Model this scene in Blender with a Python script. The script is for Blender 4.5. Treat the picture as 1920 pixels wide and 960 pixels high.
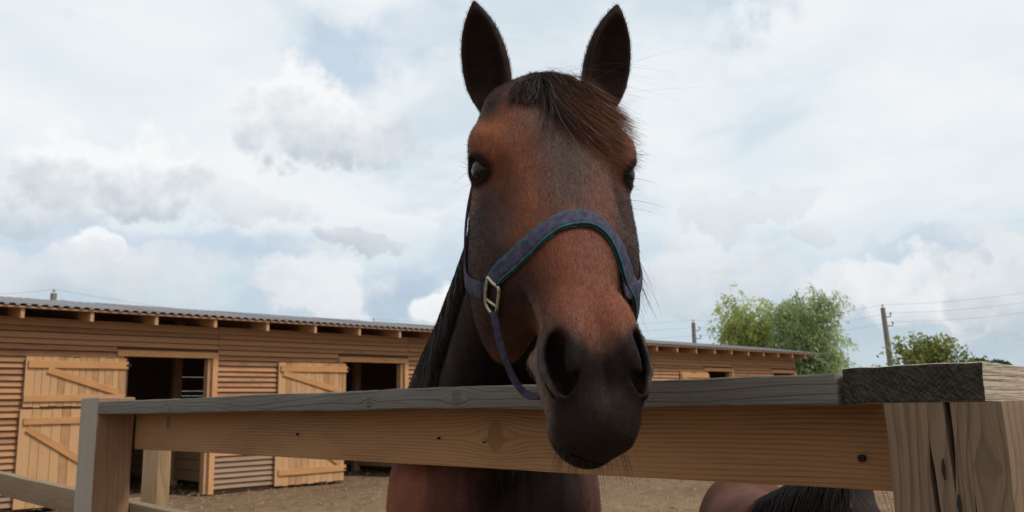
import bpy, bmesh, math, random
import numpy as np
from mathutils import Vector, Matrix
from mathutils.bvhtree import BVHTree

# ------------------------------------------------------------------ scene, camera, light
for o in list(bpy.data.objects):
    bpy.data.objects.remove(o, do_unlink=True)
scene = bpy.context.scene
C = scene.collection
RNG = np.random.default_rng(7)
random.seed(7)

FPX, PITCH, ROLL, CAMZ = 1612.13, 0.1699, 0.0182, 1.3
_cp, _sp = math.cos(PITCH), math.sin(PITCH)
CF = np.array([0, _cp, _sp]); _U0 = np.array([0, -_sp, _cp]); _R0 = np.array([1., 0, 0])
CR = _R0 * math.cos(ROLL) - _U0 * math.sin(ROLL)
CU = _U0 * math.cos(ROLL) + _R0 * math.sin(ROLL)
CC = np.array([0, 0, CAMZ])
cam_d = bpy.data.cameras.new('camera')
cam = bpy.data.objects.new('camera', cam_d); C.objects.link(cam)
cam_d.sensor_width = 36.0
cam_d.lens = FPX / 1920 * 36.0
cam_d.clip_start = 0.05; cam_d.clip_end = 6000
cam_d.dof.use_dof = True; cam_d.dof.focus_distance = 1.16; cam_d.dof.aperture_fstop = 13.0
M = Matrix(((CR[0], CU[0], -CF[0], CC[0]), (CR[1], CU[1], -CF[1], CC[1]), (CR[2], CU[2], -CF[2], CC[2]), (0, 0, 0, 1)))
cam.matrix_world = M
scene.camera = cam

SUN_AZ, SUN_EL = math.radians(108), math.radians(52)      # azimuth clockwise from +Y
world = bpy.data.worlds.new('World'); scene.world = world; world.use_nodes = True
sun_d = bpy.data.lights.new('sun', 'SUN'); sun_d.energy = 2.4; sun_d.angle = math.radians(9); sun_d.color = (1.0, 0.94, 0.86)
sun = bpy.data.objects.new('sun', sun_d); C.objects.link(sun)
sdir = Vector((math.sin(SUN_AZ) * math.cos(SUN_EL), math.cos(SUN_AZ) * math.cos(SUN_EL), math.sin(SUN_EL)))
sun.rotation_euler = (-sdir).to_track_quat('-Z', 'Y').to_euler()
sun.location = sdir * 50
scene.view_settings.view_transform = 'Standard'
scene.view_settings.look = 'None'
scene.view_settings.exposure = 0.0
scene.view_settings.gamma = 1.0
scene.view_settings.use_curve_mapping = False
scene.cycles.max_bounces = 6; scene.cycles.diffuse_bounces = 3; scene.cycles.glossy_bounces = 3; scene.cycles.transmission_bounces = 3

def ray(x, y):
    return CR * (x - 960) / FPX + CU * (480 - y) / FPX + CF
def at(x, y, depth):
    return CC + ray(x, y) * depth

# ------------------------------------------------------------------ node helpers
class NT:
    def __init__(s, tree):
        s.t = tree; s.n = tree.nodes; s.l = tree.links
    def new(s, typ, **kw):
        n = s.n.new(typ)
        for k, v in kw.items():
            setattr(n, k, v)
        return n
    def put(s, sock, v):
        if isinstance(v, bpy.types.NodeSocket): s.l.new(v, sock)
        elif v is not None:
            if sock.type == 'RGBA' and len(v) == 3: v = (*v, 1)
            sock.default_value = v
    def math(s, op, a, b=None, c=None, clamp=False):
        n = s.new('ShaderNodeMath', operation=op, use_clamp=clamp)
        s.put(n.inputs[0], a)
        if b is not None: s.put(n.inputs[1], b)
        if c is not None: s.put(n.inputs[2], c)
        return n.outputs[0]
    def vmath(s, op, a, b=None, out=0):
        n = s.new('ShaderNodeVectorMath', operation=op)
        s.put(n.inputs[0], a)
        if b is not None:
            s.put(n.inputs[3 if op == 'SCALE' else 1], b)
        return n.outputs[out]
    def noise(s, vec, scale, detail=3, rough=.5, dist=0., color=False):
        n = s.new('ShaderNodeTexNoise')
        s.put(n.inputs['Vector'], vec); n.inputs['Scale'].default_value = scale
        n.inputs['Detail'].default_value = detail; n.inputs['Roughness'].default_value = rough
        n.inputs['Distortion'].default_value = dist
        return n.outputs['Color' if color else 'Fac']
    def mix(s, f, a, b, blend='MIX'):
        n = s.new('ShaderNodeMix', data_type='RGBA', blend_type=blend)
        s.put(n.inputs[0], f); s.put(n.inputs[6], a); s.put(n.inputs[7], b)
        return n.outputs[2]
    def mapr(s, v, a, b, c=0., d=1., smooth=False):
        n = s.new('ShaderNodeMapRange', interpolation_type='SMOOTHSTEP' if smooth else 'LINEAR')
        s.put(n.inputs[0], v)
        for i, q in enumerate((a, b, c, d)): s.put(n.inputs[i + 1], q)
        return n.outputs[0]
    def xyz(s, x, y, z):
        n = s.new('ShaderNodeCombineXYZ'); s.put(n.inputs[0], x); s.put(n.inputs[1], y); s.put(n.inputs[2], z)
        return n.outputs[0]
    def sep(s, v):
        n = s.new('ShaderNodeSeparateXYZ'); s.put(n.inputs[0], v); return n.outputs
    def bump(s, h, strength, dist=.01, normal=None):
        n = s.new('ShaderNodeBump'); n.inputs['Strength'].default_value = strength; n.inputs['Distance'].default_value = dist
        s.put(n.inputs['Height'], h)
        if normal is not None: s.put(n.inputs['Normal'], normal)
        return n.outputs[0]

def new_mat(name):
    m = bpy.data.materials.new(name); m.use_nodes = True
    t = NT(m.node_tree); b = t.n['Principled BSDF']
    return m, t, b

def plain(name, col, rough=.6, metal=0., spec=.5, var=.15, scale=30):
    m, t, b = new_mat(name)
    tc = t.new('ShaderNodeTexCoord').outputs['Object']
    n = t.noise(tc, scale, 4)
    d = tuple(c * (1 - var) for c in col); e = tuple(min(1, c * (1 + var)) for c in col)
    t.put(b.inputs['Base Color'], t.mix(n, d, e))
    b.inputs['Roughness'].default_value = rough; b.inputs['Metallic'].default_value = metal
    b.inputs['Specular IOR Level'].default_value = spec
    return m

def wood(name, c_dark, c_light, axis=0, ring=55., grain=1., rough=.75, rand=.25, bump=.25, knots=(), cross=2, weather=None, endgrain=False, bands=.5, warp=7.0):
    """Wood with the fibre along local `axis`. knots = (along, across, radius) in local metres."""
    m, t, b = new_mat(name)
    tc = t.new('ShaderNodeTexCoord').outputs['Object']
    rnd = t.new('ShaderNodeObjectInfo').outputs['Random']
    off = t.math('MULTIPLY', rnd, 37.0)
    x, y, z = t.sep(tc)
    comp = [x, y, z]
    al = comp[axis]; cr = comp[cross]; ot = comp[3 - axis - cross]
    crw = cr
    kmask = None
    for (ka, kc, kr) in knots:
        da = t.math('DIVIDE', t.math('SUBTRACT', al, ka), kr * 2.2)
        dc0 = t.math('SUBTRACT', cr, kc)
        dc = t.math('DIVIDE', dc0, kr * 1.3)
        e = t.math('EXPONENT', t.math('MULTIPLY', t.math('ADD', t.math('MULTIPLY', da, da), t.math('MULTIPLY', dc, dc)), -.7))
        crw = t.math('ADD', crw, t.math('MULTIPLY', t.math('MULTIPLY', e, kr * 1.0), t.math('TANH', t.math('MULTIPLY', dc, -2.0))))
        r1 = t.math('DIVIDE', t.math('SUBTRACT', al, ka), kr * .75)
        r2 = t.math('DIVIDE', dc0, kr)
        rr = t.math('SQRT', t.math('ADD', t.math('MULTIPLY', r1, r1), t.math('MULTIPLY', r2, r2)))
        km = t.mapr(rr, .85, 1.1, 1, 0)
        rim = t.mapr(t.math('ABSOLUTE', t.math('SUBTRACT', rr, 1.0)), 0, .22, 1, 0)
        kk = t.math('MAXIMUM', t.math('MULTIPLY', km, .5), t.math('MULTIPLY', rim, .62))
        kmask = kk if kmask is None else t.math('MAXIMUM', kmask, kk)
    low = t.noise(t.xyz(t.math('ADD', t.math('MULTIPLY', al, 1.6), off), t.math('MULTIPLY', crw, 7), t.math('MULTIPLY', ot, 5)), 1.0, 2)
    ph = t.math('ADD', t.math('MULTIPLY', crw, ring), t.math('MULTIPLY', low, warp))
    ph = t.math('ADD', ph, t.math('MULTIPLY', ot, ring * .4))
    ph = t.math('ADD', ph, t.math('MULTIPLY', off, 3.1))
    fr = t.math('FRACT', ph)
    band = t.math('POWER', fr, 3.0)                                   # slow rise, sharp latewood edge
    band = t.math('MULTIPLY', band, t.mapr(fr, .93, 1.0, 1, 0))
    fib = t.noise(t.xyz(t.math('ADD', t.math('MULTIPLY', al, 9), off), t.math('MULTIPLY', crw, 330), t.math('MULTIPLY', ot, 330)), 1.0, 3, .6)
    blot = t.noise(t.xyz(t.math('ADD', t.math('MULTIPLY', al, 3), off), t.math('MULTIPLY', cr, 9), t.math('MULTIPLY', ot, 9)), 1.0, 3)
    f = t.math('ADD', t.math('MULTIPLY', band, bands), t.math('MULTIPLY', t.math('SUBTRACT', fib, .5), .9 * grain))
    f = t.math('ADD', f, t.math('MULTIPLY', t.math('SUBTRACT', blot, .5), 1.1))
    f = t.math('ADD', f, t.math('MULTIPLY', t.math('SUBTRACT', rnd, .5), rand * 2), clamp=True)
    if kmask is not None: f = t.math('MAXIMUM', f, kmask, clamp=True)
    col = t.mix(f, c_light, c_dark)
    if weather is not None:
        wn = t.noise(t.xyz(t.math('ADD', t.math('MULTIPLY', al, 4), off), t.math('MULTIPLY', cr, 25), t.math('MULTIPLY', ot, 25)), 1.0, 4, .6)
        col = t.mix(t.mapr(wn, .35, .65, weather[1] * .35, weather[1]), col, weather[0])
    t.put(b.inputs['Base Color'], col)
    b.inputs['Roughness'].default_value = rough
    b.inputs['Specular IOR Level'].default_value = .25
    h = t.math('ADD', t.math('MULTIPLY', fib, .7), t.math('MULTIPLY', band, -.5))
    t.put(b.inputs['Normal'], t.bump(h, bump, .004))
    return m

# ------------------------------------------------------------------ mesh helpers
def link(name, mesh, mat=None, parent=None, smooth=False):
    o = bpy.data.objects.new(name, mesh); C.objects.link(o)
    if mat is not None and not mesh.materials: mesh.materials.append(mat)
    if parent is not None: o.parent = parent
    if smooth:
        mesh.polygons.foreach_set('use_smooth', [True] * len(mesh.polygons))
    return o
def tag(o, label, cat, group=None):
    o['label'] = label; o['category'] = cat
    if group: o['group'] = group
    return o
def empty(name, loc=(0, 0, 0), rz=0.):
    o = bpy.data.objects.new(name, None); C.objects.link(o); o.location = loc; o.rotation_euler = (0, 0, rz)
    o.empty_display_size = .2
    return o
def mesh_from(name, verts, faces):
    me = bpy.data.meshes.new(name); me.from_pydata([tuple(v) for v in verts], [], [tuple(f) for f in faces]); me.update()
    return me
def np_mesh(name, V, F):
    """fast mesh from arrays, F (n,k)"""
    me = bpy.data.meshes.new(name)
    n, k = F.shape
    me.vertices.add(len(V)); me.vertices.foreach_set('co', np.ascontiguousarray(V, dtype=np.float32).ravel())
    me.loops.add(n * k); me.loops.foreach_set('vertex_index', np.ascontiguousarray(F, dtype=np.int32).ravel())
    me.polygons.add(n)
    me.polygons.foreach_set('loop_start', np.arange(n, dtype=np.int32) * k)
    me.polygons.foreach_set('loop_total', np.full(n, k, dtype=np.int32))
    me.update(calc_edges=True); me.validate()
    return me
def box_mesh(name, lo, hi, bevel=.004, seg=1, cuts=0, axis=0, jitter=0., seed=0, rough_edge=0., cuts2=()):
    """box with bevelled edges; optional cuts along one axis with jittered outline so that edges are not ruler straight"""
    bm = bmesh.new()
    bmesh.ops.create_cube(bm, size=1.)
    for v in bm.verts:
        v.co = Vector([lo[i] + (v.co[i] + .5) * (hi[i] - lo[i]) for i in range(3)])
    if bevel > 0:
        bmesh.ops.bevel(bm, geom=list(bm.edges), offset=bevel, segments=seg, profile=.6, affect='EDGES')
    if cuts:
        for k in range(1, cuts):
            p = lo[axis] + (hi[axis] - lo[axis]) * k / cuts
            co = Vector((0, 0, 0)); co[axis] = p
            no = Vector((0, 0, 0)); no[axis] = 1
            bmesh.ops.bisect_plane(bm, geom=list(bm.verts) + list(bm.edges) + list(bm.faces), plane_co=co, plane_no=no)
    for (ax2, nc) in cuts2:
        for k in range(1, nc):
            co = Vector((0, 0, 0)); co[ax2] = lo[ax2] + (hi[ax2] - lo[ax2]) * k / nc
            no = Vector((0, 0, 0)); no[ax2] = 1
            gm = [f for f in bm.faces if abs(f.calc_center_median()[axis] - hi[axis]) < .02]
            gm = gm + list({e for f in gm for e in f.edges}) + list({v for f in gm for v in f.verts})
            bmesh.ops.bisect_plane(bm, geom=gm, plane_co=co, plane_no=no)
    if jitter:
        from mathutils import noise as mn
        for v in bm.verts:
            q = v.co.copy() * 3.0 + Vector((seed * 7.3, seed * 1.7, seed))
            d = mn.noise_vector(q) * jitter
            d2 = mn.noise_vector(v.co * 40.0 + Vector((seed, 0, 0))) * rough_edge
            v.co += d + d2
    me = bpy.data.meshes.new(name); bm.to_mesh(me); bm.free()
    return me
def tube_mesh(name, pts, radii, n=8, cap=True):
    V = []; F = []
    pts = [Vector(p) for p in pts]
    if not hasattr(radii, '__len__'): radii = [radii] * len(pts)
    for i, p in enumerate(pts):
        d = (pts[min(i + 1, len(pts) - 1)] - pts[max(i - 1, 0)]).normalized()
        a = d.cross(Vector((0, 0, 1)) if abs(d.z) < .9 else Vector((1, 0, 0))).normalized(); b = d.cross(a)
        for k in range(n):
            t = 2 * math.pi * k / n
            V.append(p + (a * math.cos(t) + b * math.sin(t)) * radii[i])
    for i in range(len(pts) - 1):
        for k in range(n):
            F.append((i * n + k, i * n + (k + 1) % n, (i + 1) * n + (k + 1) % n, (i + 1) * n + k))
    if cap:
        F.append(tuple(range(n))[::-1]); F.append(tuple((len(pts) - 1) * n + k for k in range(n)))
    return mesh_from(name, V, F)
def set_col(me, name, col):
    a = me.color_attributes.new(name, 'FLOAT_COLOR', 'POINT')
    a.data.foreach_set('color', np.c_[col, np.ones(len(col))].astype(np.float32).ravel())
def hash_noise(P, scale, seed=0):
    """vectorised value noise in [0,1]"""
    q = P * scale + seed * 17.13
    i = np.floor(q).astype(np.int64); f = q - i; f = f * f * (3 - 2 * f)
    r = 0
    for dx in (0, 1):
        for dy in (0, 1):
            for dz in (0, 1):
                h = (i[:, 0] + dx) * 374761393 + (i[:, 1] + dy) * 668265263 + (i[:, 2] + dz) * 2147483647 + seed * 144665
                h = (h ^ (h >> 13)) * 1274126177; h = (h ^ (h >> 16)) & 0xffff
                w = (f[:, 0] if dx else 1 - f[:, 0]) * (f[:, 1] if dy else 1 - f[:, 1]) * (f[:, 2] if dz else 1 - f[:, 2])
                r = r + w * (h / 65535.0)
    return r

#@@SKY
# ------------------------------------------------------------------ sky (world shader)
def build_sky():
    t = NT(world.node_tree)
    for n in list(t.n): t.n.remove(n)
    out = t.new('ShaderNodeOutputWorld')
    sky = t.new('ShaderNodeTexSky', sky_type='NISHITA', sun_disc=False, sun_elevation=SUN_EL, sun_rotation=SUN_AZ)
    sky.air_density = 1.0; sky.dust_density = 2.0; sky.ozone_density = 1.0
    d = t.new('ShaderNodeTexCoord').outputs['Generated']
    x, y, z = t.sep(d)
    n1 = t.noise(d, 6.0, 2, .5, color=True); n2 = t.noise(d, 17.0, 4, .62, color=True)
    w1 = t.vmath('SCALE', t.vmath('SUBTRACT', n1, (.5, .5, .5)), .12)
    w2 = t.vmath('SCALE', t.vmath('SUBTRACT', n2, (.5, .5, .5)), .085)
    wx, wy, wz = t.sep(t.vmath('ADD', t.vmath('ADD', d, w1), w2))
    az = t.math('ARCTAN2', wx, wy); el = wz
    # high veil: nearly closed, thin blue openings
    cl = t.math('MAXIMUM', z, .0)
    pv = t.xyz(t.math('DIVIDE', x, t.math('ADD', cl, .25)), t.math('DIVIDE', y, t.math('ADD', cl, .25)), .3)
    veil = t.noise(pv, 1.7, 5, .55, .35)
    vf = t.mapr(veil, .36, .52, .74, 1.0, smooth=True)
    lowblue = t.mapr(z, .05, .25, .50, 1.0, smooth=True)
    vf = t.math('MULTIPLY', vf, lowblue)
    tone = t.noise(pv, 3.1, 3, .55)
    veilcol = t.mix(t.mapr(tone, .3, .7, 0, 1), (.76, .835, .885), (.90, .92, .935))
    col = t.mix(vf, (.48, .68, .83), veilcol)
    # cumulus: (px, py, rx, ry, top tone, base tone, density)
    white, grey = (.95, .955, .96), (.47, .545, .62)
    clouds = [(590, 215, 150, 90, 1.0, .12, .9), (690, 240, 110, 55, .8, .2, .7), (230, 325, 185, 90, 1.0, .0, .9), (60, 385, 130, 50, .6, .1, .55), (480, 385, 100, 60, .7, .2, .55),
              (675, 445, 80, 34, .4, .15, .8), (610, 540, 115, 65, 1.0, .6, .75), (165, 470, 60, 45, 1.1, .6, .85), (120, 520, 170, 60, .7, .35, .6), (830, 580, 80, 55, 1.1, .75, .85), (330, 520, 130, 60, .8, .45, .5),
              (1690, 535, 125, 75, 1.02, .5, .8), (1800, 560, 60, 70, 1.1, .5, .8), (1880, 520, 110, 105, .75, .1, .85), (1420, 405, 90, 30, .5, .3, .4), (1320, 430, 60, 45, .6, .3, .45), (1490, 450, 50, 28, .55, .3, .45), (1560, 560, 110, 60, 1.0, .6, .7), (1300, 540, 150, 70, .8, .45, .6)]
    rag = t.mapr(t.noise(d, 30.0, 5, .55), .3, .7, -.24, .24)
    for (px, py, rx, ry, dn) in ((670, 105, 130, 75, .85), (800, 60, 110, 70, .5), (1390, 15, 120, 45, .8), (120, 440, 200, 45, .6), (420, 480, 170, 50, .7), (760, 540, 120, 60, .8), (60, 560, 170, 40, .6), (1750, 470, 150, 40, .8), (1640, 600, 120, 60, .5), (880, 470, 120, 60, .5), (1890, 610, 120, 50, .6)):
        r = ray(px, py); r = r / np.linalg.norm(r)
        u = t.math('DIVIDE', t.math('SUBTRACT', az, math.atan2(r[0], r[1])), rx / FPX)
        v = t.math('DIVIDE', t.math('SUBTRACT', el, r[2]), ry / FPX)
        e = t.math('ADD', t.math('SQRT', t.math('ADD', t.math('MULTIPLY', u, u), t.math('MULTIPLY', v, v))), rag)
        col = t.mix(t.math('MULTIPLY', t.mapr(e, 1.2, .3, 0, 1, smooth=True), dn), col, (.53, .645, .775))
    for (px, py, rx, ry, ct, cb, dn) in clouds:
        r = ray(px, py); r = r / np.linalg.norm(r)
        a0 = math.atan2(r[0], r[1]); e0 = r[2]
        u = t.math('DIVIDE', t.math('SUBTRACT', az, a0), rx / FPX)
        v = t.math('DIVIDE', t.math('SUBTRACT', el, e0), ry / FPX)
        vv = t.math('MULTIPLY', v, t.mapr(v, -.2, .2, 1.25, 1.0))
        e = t.math('ADD', t.math('SQRT', t.math('ADD', t.math('MULTIPLY', u, u), t.math('MULTIPLY', vv, vv))), rag)
        mk = t.math('MULTIPLY', t.mapr(e, 1.08, .68, 0, 1, smooth=True), dn)
        sh = t.mapr(t.math('ADD', v, t.math('MULTIPLY', rag, 1.4)), -.75, .45, cb, ct)
        n = t.new('ShaderNodeMix', data_type='RGBA'); n.clamp_factor = False
        t.put(n.inputs[0], sh); t.put(n.inputs[6], grey); t.put(n.inputs[7], white)
        col = t.mix(mk, col, n.outputs[2])
        vf = t.math('MAXIMUM', vf, mk)
    b1 = t.new('ShaderNodeBackground'); t.put(b1.inputs[0], sky.outputs[0]); b1.inputs[1].default_value = .09
    b2 = t.new('ShaderNodeBackground'); t.put(b2.inputs[0], col); b2.inputs[1].default_value = 1.0
    ms = t.new('ShaderNodeMixShader')
    t.put(ms.inputs[0], t.mapr(vf, .5, .95, .75, 1.0)); t.l.new(b1.outputs[0], ms.inputs[1]); t.l.new(b2.outputs[0], ms.inputs[2])
    t.l.new(ms.outputs[0], out.inputs[0])
build_sky()

#@@GROUND
# ------------------------------------------------------------------ ground
def build_ground():
    m, t, b = new_mat('trodden_sand')
    tc = t.new('ShaderNodeTexCoord').outputs['Object']
    big = t.noise(tc, .5, 4, .55); mid = t.noise(tc, 5, 5, .6); fine = t.noise(tc, 45, 5, .65)
    c = t.mix(t.mapr(big, .3, .7), (.155, .096, .055), (.24, .155, .092))
    c = t.mix(t.mapr(mid, .42, .62, 0, .55), c, (.13, .09, .06))
    c = t.mix(t.mapr(fine, .5, .72, 0, .7), c, (.27, .185, .115))
    far = t.mapr(t.vmath('LENGTH', tc, out=1), 60, 95, 0, 1)
    g = t.mix(t.noise(tc, 1.5, 4), (.05, .085, .025), (.10, .12, .045))
    t.put(b.inputs['Base Color'], t.mix(far, c, g))
    b.inputs['Roughness'].default_value = .95; b.inputs['Specular IOR Level'].default_value = .1
    vo = t.new('ShaderNodeTexVoronoi', feature='SMOOTH_F1'); t.put(vo.inputs['Vector'], tc); vo.inputs['Scale'].default_value = 3.2
    dent = t.mapr(vo.outputs['Distance'], .1, .42, 0, 1)
    h = t.math('ADD', t.math('ADD', t.math('MULTIPLY', mid, 1.0), t.math('MULTIPLY', dent, 1.4)), t.math('MULTIPLY', fine, .35))
    t.put(b.inputs['Normal'], t.bump(h, .9, .05))
    # one sheet: fine mesh near the paddock, stretched out to the horizon
    N = 160
    k = np.linspace(-1, 1, N)
    ax = np.sign(k) * (np.abs(k) * 24 + np.abs(k) ** 9 * 3000)
    X, Y = np.meshgrid(ax, ax + 10, indexing='ij')
    P = np.c_[X.ravel(), Y.ravel(), np.zeros(N * N)]
    near = np.clip((45 - np.hypot(P[:, 0], P[:, 1] - 10)) / 20, 0, 1)
    P[:, 2] = ((hash_noise(P, 1.3, 3) - .5) * .05 + (hash_noise(P, 3.7, 5) - .5) * .03) * near - .01
    i = np.arange(N - 1); I, J = np.meshgrid(i, i, indexing='ij')
    a = (I * N + J).ravel()
    F = np.c_[a, a + N, a + N + 1, a + 1]
    o = link('ground', np_mesh('ground', P, F), m, smooth=True); o['kind'] = 'structure'
    # loose straw and clods lying on the sand
    ms = plain('straw', (.36, .27, .15), .9, var=.35, scale=3)
    V = []; Fs = []
    n = 9000
    r = 3.0 + RNG.random(n) ** .8 * 15; a = RNG.uniform(-1.0, .9, n)
    for q in range(n):
        x, y = r[q] * math.sin(a[q]), r[q] * math.cos(a[q]) + .5
        w = RNG.uniform(.003, .008); l = RNG.uniform(.012, .05); th = RNG.uniform(0, math.pi); tl = RNG.uniform(-.2, .4)
        dx, dy = math.cos(th) * l, math.sin(th) * l; nx, ny = -math.sin(th) * w, math.cos(th) * w
        z = .022 + RNG.random() * .012
        s = len(V)
        V += [(x - dx, y - dy, z - .02), (x + dx, y + dy, z + tl * l), (x + nx, y + ny, z + .006), (x - nx, y - ny, z + .004)]
        Fs += [(s, s + 3, s + 1), (s, s + 1, s + 2)]
    s = link('straw_litter', mesh_from('straw_litter', V, Fs), ms); s['kind'] = 'stuff'
    s['label'] = 'scraps of straw and clods scattered over the trodden sand'; s['category'] = 'straw'
build_ground()

#@@BARN
# ------------------------------------------------------------------ stable block (local x along the front, y into the building)
TH = 0.7976
DV = np.array([math.cos(TH), math.sin(TH), 0]); NV = np.array([-math.sin(TH), math.cos(TH), 0])
BO = np.array([-6.4694, 11.2813, 0])
def build_barn():
    W_side = wood('barn_siding', (.15, .056, .025), (.46, .225, .102), axis=0, cross=2, ring=40, rand=.42, bump=.3, weather=((.30, .18, .115), .3))
    W_side2 = wood('barn_siding_weathered', (.15, .08, .045), (.32, .19, .11), axis=0, cross=2, ring=40, rand=.3, bump=.3, weather=((.28, .20, .14), .6))
    W_trim = wood('barn_trim', (.30, .12, .04), (.52, .27, .11), axis=0, cross=2, ring=45, rand=.15, bump=.2)
    W_trimv = wood('barn_trim_upright', (.34, .145, .05), (.58, .32, .145), axis=2, cross=0, ring=45, rand=.15, bump=.2)
    W_plank = wood('door_plank', (.24, .095, .034), (.55, .31, .145), axis=2, cross=0, ring=60, rand=.5, bump=.2, weather=((.42, .28, .16), .3))
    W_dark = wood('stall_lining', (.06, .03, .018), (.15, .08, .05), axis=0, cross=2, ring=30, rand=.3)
    W_raf = wood('rafter_wood', (.30, .14, .07), (.50, .29, .16), axis=1, cross=2, ring=40, rand=.15)
    steel = plain('dark_iron', (.03, .03, .032), .5, .8)
    root = empty('stable_block', BO, TH)
    tag(root, 'long reddish brown timber stable with lapped boards, half doors and a corrugated roof', 'stable')
    q0 = .45                                  # front wall plane
    X0, X1 = -5.2, 22.58
    hdr = [-2.42, 1.415, 5.25, 9.2, 13.18, 17.17, 21.02]
    fr = [h + 1.565 for h in hdr]
    zt = 2.085                                # lintel underside
    # siding ------------------------------------------------------------
    rows = []
    z = .07
    while z < 2.44:
        rows.append((z, .083)); z += .083
    rows.append((z, 2.59 - z))
    bid = 0
    meshes = {}
    def board(x0, x1, z, h, top):
        nonlocal bid
        L = round(x1 - x0, 3)
        key = (L, round(h, 3), bid % 3)
        if key not in meshes:
            lap = .016
            me = box_mesh('board', (0, -.012, 0), (L, .0, h + .004), .002, cuts=8, axis=0, jitter=.004, seed=bid % 3 + L)
            for v in me.vertices:
                v.co.y += -.044 * (1 - v.co.z / (h + .004))
            meshes[key] = me
        o = bpy.data.objects.new('board', meshes[key]); C.objects.link(o); o.parent = root
        if not meshes[key].materials: meshes[key].materials.append(W_side)
        o.location = (x0, q0 + .012, z + RNG.normal(0, .002)); o.rotation_euler = (0, RNG.normal(0, .0012), 0)
        if z < .5:
            o.material_slots[0].link = 'OBJECT'; o.material_slots[0].material = W_side2
        bid += 1
    for (z, h) in rows:
        segs = []
        if z + h * .5 > zt + .04:
            edges = [X0] + [f + .003 for f in fr[:-1]] + [X1]
            if z < 2.17:                       # lintel row: boards stop at the lintel
                for i in range(len(hdr)):
                    a = X0 if i == 0 else fr[i - 1] + .003
                    segs.append((a, hdr[i] - .004))
            else:
                segs = [(edges[i], edges[i + 1] - .006) for i in range(len(edges) - 1)]
        else:
            for i in range(len(hdr)):
                a = X0 if i == 0 else fr[i - 1] + .002
                segs.append((a, hdr[i] + .10))
        for a, b_ in segs:
            if b_ - a > .05: board(a, b_, z, h - .002, 0)
    # structure behind the boards (keeps daylight out of the joints)
    for i in range(len(hdr)):
        a = X0 if i == 0 else fr[i - 1] - .02
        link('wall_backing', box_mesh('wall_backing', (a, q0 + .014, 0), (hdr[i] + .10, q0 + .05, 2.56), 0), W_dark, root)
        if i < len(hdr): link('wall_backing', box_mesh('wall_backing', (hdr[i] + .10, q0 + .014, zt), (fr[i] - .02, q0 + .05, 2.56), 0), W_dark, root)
    link('end_wall', box_mesh('end_wall', (X1 - .02, q0 + .05, 0), (X1 + .0, 5.0, 2.6), 0), W_side, root)
    link('end_wall', box_mesh('end_wall', (X0, q0 + .05, 0), (X0 + .02, 5.0, 2.6), 0), W_side, root)
    # rear wall: wide boards with a few open joints
    ed = [0, .5, 1.0, 1.58, 1.68, 1.965, 2.3, 2.66]
    for k in range(len(ed) - 1):
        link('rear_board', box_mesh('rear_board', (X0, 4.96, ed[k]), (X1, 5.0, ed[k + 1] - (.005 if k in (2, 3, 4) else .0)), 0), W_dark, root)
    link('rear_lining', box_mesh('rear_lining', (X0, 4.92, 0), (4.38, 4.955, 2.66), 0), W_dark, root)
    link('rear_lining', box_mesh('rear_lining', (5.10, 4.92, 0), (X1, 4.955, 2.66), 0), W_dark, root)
    for i in range(len(hdr)):
        p = fr[i] + .25
        for k in range(7):
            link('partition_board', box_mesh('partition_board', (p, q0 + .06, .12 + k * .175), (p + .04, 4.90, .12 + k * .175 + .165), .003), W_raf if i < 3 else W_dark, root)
        link('stall_post', box_mesh('stall_post', (p - .05, 2.4, 0), (p + .09, 2.52, 2.85), .004), W_raf, root)
    # doors -------------------------------------------------------------
    def leaf(i, x0, x1, z0, z1, kind):
        d = empty('door_leaf', (x0, q0 - .085, z0)); d.parent = root
        w = x1 - x0; h = z1 - z0; n = 14 if kind == 'upper' else 11
        ws = np.array([RNG.uniform(.8, 1.2) for _ in range(n)]); ws[0] *= 1.35; ws *= w / ws.sum(); xx = 0
        for k in range(n):
            dz = RNG.normal(0, .004)
            link('plank', box_mesh('plank', (xx + .002, 0, dz), (xx + ws[k] - .002, .025, h + RNG.normal(0, .003)), .002), W_plank, d).location = (0, RNG.normal(0, .0015), 0)
            xx += ws[k]
        def ledge(za, zb, xa=.03, xb=.02):
            link('ledge', box_mesh('ledge', (xa, -.026, za), (w + xb, -.001, zb), .003, cuts=4, jitter=.004, seed=i), W_trim, d)
        def brace(p, q, wd=.09):
            L = math.hypot(q[0] - p[0], q[1] - p[1]); a = math.atan2(q[1] - p[1], q[0] - p[0])
            o = link('brace', box_mesh('brace', (0, -.025, -wd / 2), (L, -.0005, wd / 2), .003), W_trim, d)
            o.location = (p[0], 0, p[1]); o.rotation_euler = (0, -a, 0)
        if kind == 'upper':
            ledge(h - .155, h - .055); ledge(.07, .16, .0, 0.)
            brace((.28 if i == 1 else .08, h - .18), (w - .1, .19))
        else:
            ledge(h - .20, h - .11, .05, 0.); ledge(.16, .26, .06, .03)
            brace((.10, h - .25), (w - .12, .31))
        # strap hinge ends
        for zz in ((h - .1, .12) if kind == 'upper' else (h - .15, .2)):
            link('hinge', box_mesh('hinge', (w - .01, -.034, zz - .015), (w + .06, -.028, zz + .015), .001), steel, d)
        return d
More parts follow.
